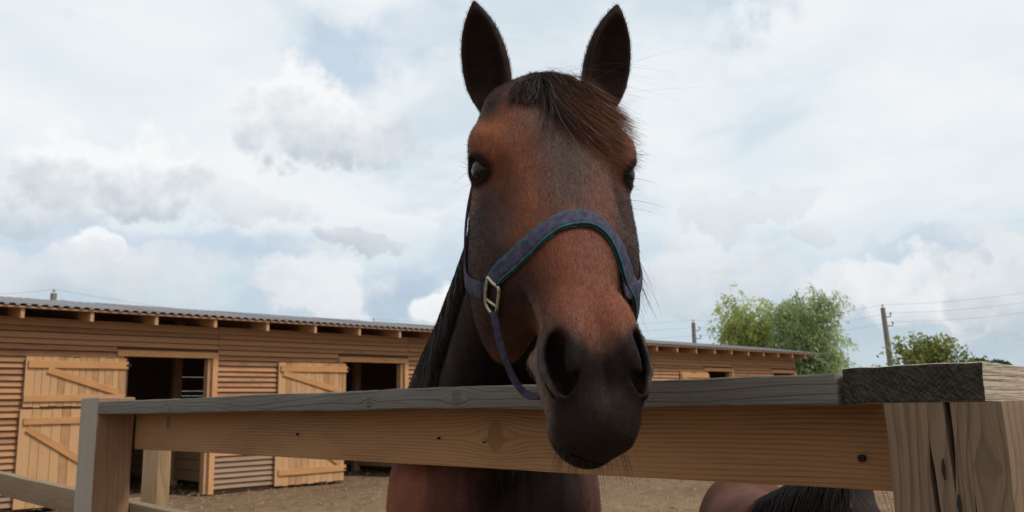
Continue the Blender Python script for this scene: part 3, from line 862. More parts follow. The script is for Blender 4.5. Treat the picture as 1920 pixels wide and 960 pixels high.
def coat_color(P):
    L = to_head(P.astype(np.float32)); u, s, v = L[:, 0], L[:, 1], L[:, 2]
    n1 = hash_noise(P, 14, 1); n2 = hash_noise(P, 45, 2); n3 = hash_noise(P, 140, 3)
    nn = (n1 - .5) * .6 + (n2 - .5) * .35 + (n3 - .5) * .2
    def ss(a, b, x): t = np.clip((x - a) / (b - a), 0, 1); return t * t * (3 - 2 * t)
    def mixc(c, k, f): f = np.clip(f, 0, 1)[:, None]; return c * (1 - f) + np.array(k) * f
    col = np.tile(np.array([.155, .056, .027]), (len(P), 1))
    orange = np.array([.26, .086, .027]); dark = np.array([.040, .023, .018]); grey = np.array([.060, .044, .040])
    au = np.abs(u)
    dors = ss(-.10, -.02, v)
    brow = np.exp(-(((au - .098) / .03) ** 2 + ((s - .085) / .045) ** 2))
    col = mixc(col, orange, brow * 1.0)
    col = mixc(col, orange, np.exp(-(((u + .052) / .022) ** 2 + ((s - .17) / .07) ** 2)) * .55)
    # darker middle of the forehead, widening upwards
    f = np.exp(-(np.abs(u - .004) / (.046)) ** 2) * ss(.29, .18, s + nn * .08) * dors
    col = mixc(col, grey * .9, f * (.80 + nn * .4))
    # red bridge of the nose
    f = np.exp(-((u - .012) / .055) ** 2) * ss(.25, .31, s) * ss(.48, .42, s) * dors
    col = mixc(col, [.200, .062, .028], f * .85)
    col = mixc(col, orange, np.exp(-(((u - .050) / .022) ** 2 + ((s - .375) / .06) ** 2)) * .9)  # sunlit right side of the nose, painted in as orange
    # dark brown cheeks and jaw, their shade painted into the coat too
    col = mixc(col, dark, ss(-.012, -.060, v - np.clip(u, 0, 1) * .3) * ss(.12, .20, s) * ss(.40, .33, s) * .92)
    # lighter tan towards the mouth corner
    f = ss(.33, .43, s) * ss(.030, .058, au) * ss(-.012, -.05, v) * ss(.56, .50, s)
    col = mixc(col, [.20, .135, .09], f * .75)
    # black muzzle
    f = ss(.425, .475, s + nn * .04 + np.minimum(v, 0) * .15 + np.clip(au - .018, 0, .05) * 1.0)
    f = f * (1 - .85 * ss(-.045, -.068, v + nn * .02) * ss(.028, .046, au) * ss(.535, .49, s))
    col = mixc(col, [.20, .15, .112], ss(-.040, -.066, v) * ss(.024, .046, au) * ss(.37, .43, s) * ss(.55, .50, s) * .85)
    col = mixc(col, [.013, .0115, .011], f * .97)
    rim = np.exp(-((au - .064) / .010) ** 2) * ss(.40, .44, s) * ss(.53, .49, s)
    col = mixc(col, [.16, .13, .11], rim * .55)
    f = ss(.43, .48, s) * ss(.052, .064, au) * ss(-.03, -.06, v)
    col = mixc(col, [.17, .13, .10], f * .45)
    col = mixc(col, [.05, .035, .03], ss(.49, .53, s) * .35)
    cv = np.minimum(np.sqrt(((au - .052) / .0165) ** 2 + ((s - .459) / .034) ** 2 + ((v + .016) / .044) ** 2), np.sqrt(((au - .044) / .0165) ** 2 + ((s - .488) / .024) ** 2 + ((v + .02) / .036) ** 2))
    col = mixc(col, [.016, .013, .012], ss(1.15, .75, cv) * .9)  # shade inside the nostril hollow painted into the skin colour
    # eye rim
    de = np.sqrt(((au - .108) / .9) ** 2 + (s - .130) ** 2 + (v + .048) ** 2)
    col = mixc(col, [.012, .009, .008], ss(.034, .024, de) * .92)
    # ears: dark hair, deepened with the shade inside them painted in
    f = ss(-.03, -.07, s) * ss(-.12, -.06, v) * ss(.03, .06, au)
    col = mixc(col, [.007, .005, .0045], f * .97)
    lipd = np.abs(v - (-.0925 + (s - .45) * .04 + np.clip(s - .535, 0, 1) * .2))
    col = mixc(col, [.005, .004, .004], ss(.0065, .0035, lipd) * ss(.415, .43, s) * .9)
    # poll
    col = mixc(col, [.030, .018, .013], ss(.062, .015, s + nn * .05) * .85)
    # body
    hd = (s > -.2) & (np.abs(u) < .2) & (v > -.23) & (P[:, 1] < 1.36)
    body = np.tile(np.array([.26, .085, .040]), (len(P), 1))
    x = P[:, 0] - BX
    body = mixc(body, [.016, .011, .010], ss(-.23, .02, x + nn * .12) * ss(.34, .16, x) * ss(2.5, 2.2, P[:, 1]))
    body = mixc(body, [.012, .010, .009], ss(.62, .45, P[:, 2]))
    body = mixc(body, [.014, .009, .007], ss(1.12, 1.30, P[:, 2]) * ss(2.5, 2.2, P[:, 1]) * .95)  # shadow on throat and neck painted in as near-black coat
    stq = hash_noise(np.c_[P[:, 0] * 60, P[:, 1] * 20, P[:, 2] * 7], 1.0, 9); body = body * (.62 + .76 * stq)[:, None]
    wgt = ss(1.34, 1.40, P[:, 1])
    col = col * (1 - wgt)[:, None] + body * wgt[:, None]
    return np.clip(col * (1 + nn * .55)[:, None] * np.array([.73, .63, .60]), .003, 1), L

def coat_mat():
    m, t, b = new_mat('horse_coat')
    ca = t.new('ShaderNodeVertexColor'); ca.layer_name = 'coat'
    la = t.new('ShaderNodeAttribute'); la.attribute_name = 'hl'
    x, y, z = t.sep(la.outputs['Vector'])
    hair = t.noise(t.xyz(t.math('MULTIPLY', x, 900), t.math('MULTIPLY', y, 90), t.math('MULTIPLY', z, 900)), 1.0, 3, .6)
    hair2 = t.noise(t.xyz(t.math('MULTIPLY', x, 260), t.math('MULTIPLY', y, 40), t.math('MULTIPLY', z, 260)), 1.0, 3, .6)
    k = t.math('ADD', t.mapr(hair, .25, .75, .68, 1.32), t.mapr(hair2, .3, .7, -.18, .18))
    col = t.vmath('SCALE', ca.outputs['Color'], k)
    t.put(b.inputs['Base Color'], col)
    b.inputs['Roughness'].default_value = .55
    lum = t.sep(ca.outputs['Color'])[0]
    t.put(b.inputs['Specular IOR Level'], t.mapr(lum, .012, .06, .05, .18))
    wr = t.noise(la.outputs['Vector'], 60, 3, .6)
    t.put(b.inputs['Normal'], t.bump(t.math('ADD', hair, t.math('MULTIPLY', wr, 1.3)), .45, .0025))
    return m
COAT = coat_mat()
def hair_mat(name, rough=.42):
    m, t, b = new_mat(name)
    ca = t.new('ShaderNodeVertexColor'); ca.layer_name = 'hair'
    t.put(b.inputs['Base Color'], ca.outputs['Color'])
    b.inputs['Roughness'].default_value = rough; b.inputs['Specular IOR Level'].default_value = .18
    return m
HAIR = hair_mat('horse_hair')
FUZZ = hair_mat('horse_fuzz', .7)
FUZZ.node_tree.nodes['Principled BSDF'].inputs['Specular IOR Level'].default_value = .02

def sdf_grad(sdf, P, e=.003):
    g = np.zeros_like(P)
    for a in range(3):
        o = np.zeros(3, dtype=P.dtype); o[a] = e
        g[:, a] = (sdf(P + o) - sdf(P - o))
    n = np.linalg.norm(g, axis=1, keepdims=True)
    return g / np.maximum(n, 1e-9)
def grow(roots, dirs, lengths, steps, force, sdf, clear=.003, noise=.15, seed=1, keep=.8):
    """vectorised strands that bend to `force` and stay outside the body"""
    r = np.random.default_rng(seed)
    P = roots.astype(np.float32).copy(); d = dirs.astype(np.float32).copy()
    path = [P.copy()]
    st = (lengths / steps)[:, None]
    for k in range(steps):
        f = force(P, k / steps) if callable(force) else force
        d = d * keep + f * (1 - keep) + r.normal(0, noise, P.shape) * .25
        d /= np.linalg.norm(d, axis=1, keepdims=True)
        P = P + d * st
        if sdf is not None:
            cl_ = np.broadcast_to(np.asarray(clear, dtype=np.float32), (len(P),)) * min(1., (k + 1) / 3)
            sd = sdf(P); m = sd < cl_
            if m.any():
                g = sdf_grad(sdf, P[m]).astype(np.float32)
                P[m] += g * (cl_[m] - sd[m] + r.random(m.sum()) * .003)[:, None]
        dd = (P - FO.astype(np.float32)) @ DV.astype(np.float32); lim = .19 * np.clip((1.56 - P[:, 2]) / .2, 0, 1)
        m = (dd < lim) & (P[:, 1] > 1.38)
        if m.any(): P[m] += (DV.astype(np.float32)[None] * (lim[m] - dd[m] + .02 * r.random(m.sum()))[:, None])
        path.append(P.copy())
    return np.stack(path, 1)                    # n, steps+1, 3
def ribbons(name, paths, width, cols0, cols1, parent, mat, seed=2, taper=.25, colpow=1.):
    """paths n,k,3 -> one mesh of thin ribbons, two crossed faces wide"""
    r = np.random.default_rng(seed)
    n, k, _ = paths.shape
    tan = np.gradient(paths, axis=1)
    tan /= np.maximum(np.linalg.norm(tan, axis=2, keepdims=True), 1e-9)
    rv = r.normal(0, 1, (n, 1, 3)); side = np.cross(tan, rv); side /= np.maximum(np.linalg.norm(side, axis=2, keepdims=True), 1e-9)
    tt = np.linspace(0, 1, k)
    w = (np.asarray(width) * np.ones(n))[:, None] * (1 - (1 - taper) * tt ** 1.5)[None]
    A = paths - side * w[..., None] / 2; B = paths + side * w[..., None] / 2
    V = np.stack([A, B], 2).reshape(-1, 3)
    base = (np.arange(n) * k * 2)[:, None] + (np.arange(k - 1) * 2)[None]
    F = np.stack([base, base + 1, base + 3, base + 2], -1).reshape(-1, 4)
    me = np_mesh(name, V, F)
    nv = len(me.vertices)
    c = cols0[:, None, :] * (1 - tt[None, :, None] ** colpow) + cols1[:, None, :] * tt[None, :, None] ** colpow
    c = np.repeat(c.reshape(-1, 3), 2, axis=0)
    set_col(me, 'hair', c[:nv])
    return link(name, me, mat, parent, True)

horse = empty('horse', (BX, 2.5, 0))
tag(horse, 'bay horse with black muzzle leaning its head over the fence towards the camera', 'horse')
hinv = Matrix.Translation((-BX, -2.5, 0))
def adopt(o, parent):
    o.parent = parent; o.matrix_parent_inverse = parent.matrix_basis.inverted()
    return o
bme = np_mesh('horse_body', HVt, HQ)
cc, LL = coat_color(HVt)
set_col(bme, 'coat', cc)
at_ = bme.attributes.new('hl', 'FLOAT_VECTOR', 'POINT'); at_.data.foreach_set('vector', LL.astype(np.float32).ravel())
body = adopt(link('body', bme, COAT, None, True), horse)
print('horse verts', len(HVt))
bvh = BVHTree.FromPolygons([tuple(v) for v in HVt], [tuple(q) for q in HQ.tolist()])

# eyes
def eye_mat():
    m, t, b = new_mat('horse_eye')
    b.inputs['Base Color'].default_value = (.004, .003, .003, 1); b.inputs['Roughness'].default_value = .03
    b.inputs['Specular IOR Level'].default_value = .30
    return m
EYE = eye_mat()
for sg in (-1, 1):
    bm = bmesh.new(); bmesh.ops.create_uvsphere(bm, u_segments=32, v_segments=20, radius=.0245)
    me = bpy.data.meshes.new('eye'); bm.to_mesh(me); bm.free()
    e = link('eye', me, EYE, None, True); e.location = from_head((sg * .0965, .131, -.0505)); adopt(e, horse)

#@@HAIR
def rr(n, a, b, seed): return np.random.default_rng(seed).uniform(a, b, n)
def build_hair():
    # forelock: from the poll, blown towards the right of the picture
    n = 9000
    r = np.random.default_rng(11)
    uu = np.clip(r.normal(-.004, .027, n), -.056, .046)
    ss_ = np.where(np.abs(uu) > .032, r.uniform(-.012, .018, n), r.uniform(-.040, .016, n))
    L = np.c_[uu, ss_, np.full(n, .03)]
    W = from_head(L)
    for i in range(3):                                                # drop the roots onto the skin
        sd = horse_sdf(W.astype(np.float32)); W = W - sdf_grad(horse_sdf, W.astype(np.float32)) * sd[:, None]
    lk = np.floor(r.random(n) * 46).astype(int)                       # locks: strands that travel together
    lkv = r.normal(0, 1, (46, 4))[lk]
    left = uu < -.018
    sweep = np.clip(np.where(left, -.25 + r.normal(0, .2, n), .72 + uu * 5 + lkv[:, 0] * .25 + r.normal(0, .05, n)), -.6, 1.25)
    ln = np.where(left, r.uniform(.02, .06, n), np.clip(.125 + lkv[:, 1] * .032 + r.normal(0, .018, n), .05, .20)) * np.clip(1.05 - np.maximum(uu, 0) * 8, .5, 1)
    def frc(P, t):
        q = HSX[None] * (1.0 - .62 * t) + HU[None] * (sweep * (.30 + 1.5 * t))[:, None] - HV[None] * .22
        return q / np.linalg.norm(q, axis=1, keepdims=True)
    ini = HV[None] * .45 + HSX[None] * .65 + HU[None] * (sweep * .35)[:, None]
    clr = (.0010 + .011 * r.random(n) ** 2.5 * np.where(left, .5, 1)).astype(np.float32)
    paths = grow(W, ini, ln, 12, frc, horse_sdf, clr, .03, 5, .70)
    c0 = np.array([.012, .009, .008]) * r.uniform(.6, 1.5, (n, 1)); c1 = np.array([.20, .066, .020]) * r.uniform(.3, 1.3, (n, 1)) * np.clip(.22 + sweep + lkv[:, 2] * .25, .10, 1.2)[:, None]
    adopt(ribbons('forelock', paths, r.uniform(.0003, .0006, n), c0, c1, None, HAIR, 3, colpow=1.2), horse)
    n = 16                                                              # stray hairs blown off the forelock
    L = np.c_[r.normal(.02, .03, n), r.uniform(-.03, .03, n), np.full(n, .01)]
    W = from_head(L); sw = r.normal(1.0, .5, n)
    fr2 = HSX[None] * .6 + HU[None] * sw[:, None] + HV[None] * r.normal(.1, .2, n)[:, None]
    paths = grow(W, HU[None] * .8 + HV[None] * .5 + r.normal(0, .3, (n, 3)), r.uniform(.08, .2, n), 10, lambda P, t: fr2, horse_sdf, .003, .12, 15, .85)
    adopt(ribbons('stray_hairs', paths, np.full(n, .0003), np.full((n, 3), .015), np.full((n, 3), .03), None, HAIR, 13), horse)
    # mane: crest to the left of the picture
    n = 9500
    t = .16 + .84 * r.random(n)
    a = np.array([HO[0] - .005, 1.30, 1.80]); b = np.array([BX, 2.36, 1.58])
    W = a[None] * (1 - t)[:, None] + b[None] * t[:, None]
    W[:, 0] += r.normal(-.005, .016, n)
    for i in range(4):
        sd = horse_sdf(W.astype(np.float32)); W = W - sdf_grad(horse_sdf, W.astype(np.float32)) * sd[:, None]
    ini = np.c_[-.35 + r.normal(0, .15, n), r.normal(.02, .12, n), -.45 + r.normal(0, .15, n)]
    frc = np.c_[r.normal(-.01, .04, n) - .05 * np.clip(t - .2, 0, 1), r.normal(-.08, .08, n), -np.ones(n)]
    ln = r.uniform(.30, .56, n)
    paths = grow(W, ini / np.linalg.norm(ini, axis=1, keepdims=True), ln, 14, lambda P, k: frc, horse_sdf, (.003 + .028 * r.random(n) ** 1.8 * np.clip((t - .38) * 2.2, .0, 1)).astype(np.float32), .045, 6, .62)
    c0 = np.array([.012, .009, .008]) * r.uniform(.6, 1.5, (n, 1)); c1 = np.array([.030, .017, .012]) * r.uniform(.4, 1.6, (n, 1))
    adopt(ribbons('mane', paths, r.uniform(.0009, .0018, n), c0, c1, None, HAIR, 4), horse)
    # a thin lock hanging behind the far cheek and loose flyaway hairs
    n = 70
    W = np.array([at(1176, 470, 1.36)] * n) + r.normal(0, .006, (n, 3)); W[:, 0] += r.normal(0, .004, n)
    ini = np.c_[.25 + r.normal(0, .15, n), r.normal(0, .1, n), -np.ones(n)]
    frc = np.c_[r.normal(.36, .12, n), r.normal(0, .1, n), -np.ones(n)]
    ln = r.uniform(.05, .13, n)
    paths = grow(W, ini / np.linalg.norm(ini, axis=1, keepdims=True), ln, 8, lambda P, k: frc, None, .004, .1, 7, .8)
    adopt(ribbons('mane_lock', paths, r.uniform(.0004, .0008, n), np.full((n, 3), .015), np.full((n, 3), .02), None, HAIR, 5), horse)
    # lashes, lip whiskers
    W = []; D = []; Ln = []
    for sg in (-1, 1):
        for k in range(60):
            W.append(from_head((sg * (.113 + r.normal(0, .004)), .113 + r.normal(0, .004), -.040 + r.normal(0, .010))))
            D.append(HU * sg * (.8 + r.normal(0, .2)) + HV * (.35 + r.normal(0, .2)) + HSX * (.25 + r.normal(0, .2))); Ln.append(r.uniform(.010, .024))
    for k in range(170):
        a = r.uniform(-1, 1)
        W.append(from_head((a * .042, .535 + r.normal(0, .012), -.10 + r.normal(0, .012))))
        D.append(HU * a * .5 + HSX * .9 + HV * (-.25 + r.normal(0, .25)) + np.array([0, 0, -.5])); Ln.append(r.uniform(.015, .055))
    for sg in (-1, 1):
        for k in range(14):
            W.append(from_head((sg * .108, .145 + r.normal(0, .02), -.05 + r.normal(0, .02))))
            D.append(HU * sg + r.normal(0, .4, 3)); Ln.append(r.uniform(.02, .06))
    W = np.array(W); D = np.array(D); D /= np.linalg.norm(D, axis=1, keepdims=True); Ln = np.array(Ln); n = len(W)
    g = np.array([0, 0, -1.])
    paths = grow(W, D, Ln, 5, lambda P, k: np.tile(g, (n, 1)).astype(np.float32), None, .0, .04, 8, .93)
    adopt(ribbons('whiskers', paths, np.full(n, .00045), np.full((n, 3), .012), np.full((n, 3), .03), None, HAIR, 6), horse)['kind'] = 'stuff'
    # short coat: fine hairs lying along the skin of head and chest
    nf = 150000
    tri = HVt[HQ]; ctr = tri.mean(1)
    nrm = np.cross(tri[:, 2] - tri[:, 0], tri[:, 3] - tri[:, 1]); ar = np.linalg.norm(nrm, axis=1); nrm /= np.maximum(ar, 1e-12)[:, None]
    pr = ar * ((ctr[:, 1] < 1.45) * 1.0 + (ctr[:, 1] < 2.3) * (ctr[:, 2] > .8) * .25)
    pick = r.choice(len(HQ), nf, p=pr / pr.sum())
    wts = r.dirichlet((1, 1, 1, 1), nf)
    W = (tri[pick] * wts[..., None]).sum(1); N = nrm[pick]
    Lh = to_head(W.astype(np.float32))
    flow = np.tile(HSX, (nf, 1)); bodym = W[:, 1] > 1.45; flow[bodym] = (0, .15, -1)
    earm = (Lh[:, 1] < -.05) & (W[:, 1] < 1.42); flow[earm] = -HSX
    flow = flow + r.normal(0, .25, (nf, 3)); flow -= N * (flow * N).sum(1, keepdims=True); flow /= np.linalg.norm(flow, axis=1, keepdims=True)
    ln = r.uniform(.003, .0075, nf) * np.where(earm, 1.5, 1) * np.where(Lh[:, 1] > .45, .5, 1)
    d0 = flow * .85 + N * .45
    P1_ = W + d0 * ln[:, None] * .5; P2_ = P1_ + (flow + N * .10) * ln[:, None] * .5
    paths = np.stack([W - N * .0004, P1_, P2_], 1)
    c, _ = coat_color(W)
    c = c * r.uniform(.6, 1.7, (nf, 1)) + .0008 * r.random((nf, 1))
    f = adopt(ribbons('coat_hair', paths, np.full(nf, .00028), c, c * 1.15, None, FUZZ, 7), horse)
    f['kind'] = 'stuff'
    # tail
    n = 500
    W = np.array([BX, 3.90, 1.28]) + r.normal(0, .02, (n, 3))
    ini = np.c_[r.normal(0, .15, n), .8 + r.normal(0, .1, n), r.normal(0, .2, n)]
    paths = grow(W, ini, r.uniform(.5, .9, n), 10, lambda P, k: np.tile(np.array([0, .05, -1.]), (n, 1)), horse_sdf, .004, .08, 9, .75)
    adopt(ribbons('tail', paths, np.full(n, .002), np.full((n, 3), .012), np.full((n, 3), .02), None, HAIR, 8), horse)
build_hair()

#@@HALTER
# ------------------------------------------------------------------ halter
def cast(px, py):
    d = Vector(ray(px, py)).normalized()
    return bvh.ray_cast(Vector(CC), d)
def polar(s, psi, vax=-.085):
    """skin point around the head axis: psi 0 = dorsal, + = image right"""
    o = from_head((0, s, vax)); dr = HV * math.cos(psi) + HU * math.sin(psi)
    st = Vector(o + dr * .40)
    h = bvh.ray_cast(st, Vector(-dr))
    return h
def smooth_path(pts, n):
    """Catmull-Rom through pts"""
    P = [np.array(p) for p in pts]; P = [2 * P[0] - P[1]] + P + [2 * P[-1] - P[-2]]
    out = []
    m = len(P) - 3
    for k in range(n):
        t = k / (n - 1) * m; i = min(int(t), m - 1); f = t - i
        a, b, c, d = P[i:i + 4]
        out.append(.5 * ((2 * b) + (-a + c) * f + (2 * a - 5 * b + 4 * c - d) * f * f + (-a + 3 * b - 3 * c + d) * f ** 3))
    return np.array(out)
def strap_mesh(name, P, N, width, thick, off=0., wob=0., seed=0):
    """flat band along P with surface normals N"""
    r = np.random.default_rng(seed)
    T = np.gradient(P, axis=0); T /= np.linalg.norm(T, axis=1, keepdims=True)
    N = N - T * (N * T).sum(1, keepdims=True); N /= np.linalg.norm(N, axis=1, keepdims=True)
    B = np.cross(T, N)
    n = len(P)
    prof = [(-.5, 0), (-.5, .7), (-.42, 1), (-.2, 1.08), (0, 1.1), (.2, 1.08), (.42, 1), (.5, .7), (.5, 0)]
    wv = width * (1 + wob * r.normal(0, 1, n))
    V = []; F = []
    k = len(prof)
    for i in range(n):
        for (a, b) in prof: V.append(P[i] + B[i] * (a * wv[i] + off) + N[i] * (b * thick))
    for i in range(n - 1):
        for j in range(k):
            q = (j + 1) % k
            F.append((i * k + j, i * k + q, (i + 1) * k + q, (i + 1) * k + j))
    F.append(tuple(range(k))); F.append(tuple((n - 1) * k + j for j in range(k))[::-1])
    me = mesh_from(name, V, F)
    bm = bmesh.new(); bm.from_mesh(me); bmesh.ops.recalc_face_normals(bm, faces=list(bm.faces)); bm.to_mesh(me); bm.free()
    return me
def web_mat(name, col, col2, rib=900.):
    m, t, b = new_mat(name)
    tc = t.new('ShaderNodeTexCoord').outputs['Object']
    n = t.noise(tc, 120, 4, .65); w = t.noise(tc, 900, 2)
    t.put(b.inputs['Base Color'], t.mix(t.mapr(n, .35, .68), col, col2))
    b.inputs['Roughness'].default_value = .85; b.inputs['Specular IOR Level'].default_value = .15
    t.put(b.inputs['Normal'], t.bump(w, .6, .0012))
    return m
def build_halter():
    purple = web_mat('faded_purple_webbing', (.034, .033, .060), (.080, .076, .112))
    teal = web_mat('teal_lining', (.020, .062, .074), (.045, .105, .112))
    metal = plain('brass_fitting', (.42, .39, .31), .38, .9, var=.2, scale=200)
    root = empty('halter', HO.tolist())
    tag(root, 'faded purple webbing halter with teal lining on the bay horse head', 'halter')
    # noseband: visible sweep by sight line onto the skin, then round the far side under the jaw
    px = [(926, 530), (938, 512), (955, 496), (985, 468), (1015, 441), (1045, 420), (1080, 411), (1110, 414), (1136, 433), (1155, 462), (1168, 495), (1176, 525)]
    pts = []; nor = []
    for (x, y) in px:
        h = cast(x, y)
        if h[0] is None: continue
        pts.append(np.array(h[0])); nor.append(np.array(h[1]))
    last = to_head(pts[-1][None].astype(np.float32))[0]
    psi0 = math.atan2(last[0], last[2] + .085)
    for k in range(1, 7):
        psi = psi0 + (math.radians(175) - psi0) * k / 6; s = last[1] + .0 + (.33 - last[1]) * k / 6
        h = polar(s, psi)
        if h[0] is None: continue
        pts.append(np.array(h[0])); nor.append(np.array(h[1]))
    N_ = 90
    P = smooth_path(pts, N_); Nn = smooth_path(nor, N_)
    Nn /= np.linalg.norm(Nn, axis=1, keepdims=True)
    P = P + Nn * .0015
    W = .021
    adopt(link('lining', strap_mesh('lining', P, Nn, W + .0065, .0022, 0, .05, 1), teal, None, True), root)
    adopt(link('noseband', strap_mesh('noseband', P + Nn * .0018, Nn, W - .002, .0026, -.001, .02, 2), purple, None, True), root)
    adopt(link('stitch_fold', strap_mesh('stitch_fold', P[2:70] + Nn[2:70] * .0034, Nn[2:70], .0035, .0022, (W + .001) * .5, .12, 3), teal, None, True), root)
    # ring (square brass loop)
    cpt = np.array(cast(926, 556)[0]); cn = np.array(cast(926, 556)[1])
    def ringpt(x, y, lift=.005):
        h = cast(x, y); return np.array(h[0]) + np.array(h[1]) * lift
    ro = [ringpt(*p) for p in ((921, 519), (917, 545), (918, 571), (933, 588), (939, 562), (940, 540), (930, 530))]
    loop = smooth_path(ro + [ro[0]], 60)
    adopt(link('square_ring', tube_mesh('square_ring', loop, .0026, 10), metal, None, True), root)
    bar = [ringpt(919, 560), ringpt(938, 575)]
    adopt(link('ring_bar', tube_mesh('ring_bar', bar, .0024, 8), metal, None, True), root)
    # cheek strap up to behind the ear
    start = np.array(cast(915, 545)[0]); l0 = to_head(start[None].astype(np.float32))[0]
    psiA = math.atan2(l0[0], l0[2] + .085)
    pts = [start]; nor = [np.array(cast(915, 545)[1])]
    for (s, psi) in ((l0[1] - .012, psiA - .10), (l0[1] - .045, psiA - .32), (l0[1] - .085, psiA - .45), (.16, math.radians(-112)), (.10, math.radians(-112)), (.04, math.radians(-108)), (.0, math.radians(-104))):
        h = polar(s, psi)
        if h[0] is not None: pts.append(np.array(h[0])); nor.append(np.array(h[1]))
    P = smooth_path(pts, 60); Nn = smooth_path(nor, 60); Nn /= np.linalg.norm(Nn, axis=1, keepdims=True); P = P + Nn * .002
    cs = adopt(link('cheek_strap', strap_mesh('cheek_strap', P, Nn, .022, .0035, 0, .02, 4), purple, None, True), root)
    pr = []; nr = []
    for (s_, psi) in ((.335, 62), (.325, 78), (.29, 96), (.23, 108), (.16, 112), (.10, 112), (.04, 108), (.0, 104)):
        h = polar(s_, math.radians(psi))
        if h[0] is not None: pr.append(np.array(h[0])); nr.append(np.array(h[1]))
    PR = smooth_path(pr, 50); NR = smooth_path(nr, 50); NR /= np.linalg.norm(NR, axis=1, keepdims=True)
    adopt(link('cheek_strap', strap_mesh('cheek_strap', PR + NR * .002, NR, .022, .0035, 0, .02, 9), purple, None, True), root)
    lp = P[3:9]; ln_ = Nn[3:9]
    adopt(link('strap_keeper', strap_mesh('strap_keeper', lp + ln_ * .003, ln_, .0235, .003, 0, 0, 5), purple, None, True), root)
    # throat cord hanging from the ring to under the chin
    dpt = lambda x, y, d: at(x, y, d)
    d0 = (cpt - CC) @ CF
    cord = smooth_path([dpt(926, 584, d0 - .008), dpt(929, 605, d0 - .008), dpt(937, 640, d0 - .004), dpt(948, 675, d0 + .0), dpt(962, 708, d0 + .005), dpt(977, 730, d0 + .005), dpt(992, 741, d0 - .0), dpt(1012, 742, d0 - .02), dpt(1040, 735, d0 - .02)], 60)
    cn_ = np.tile(CC - cpt, (60, 1)); cn_ /= np.linalg.norm(cn_, axis=1, keepdims=True)
    adopt(link('chin_strap', strap_mesh('chin_strap', cord, cn_, .0095, .004, 0, .06, 6), purple, None, True), root)
build_halter()
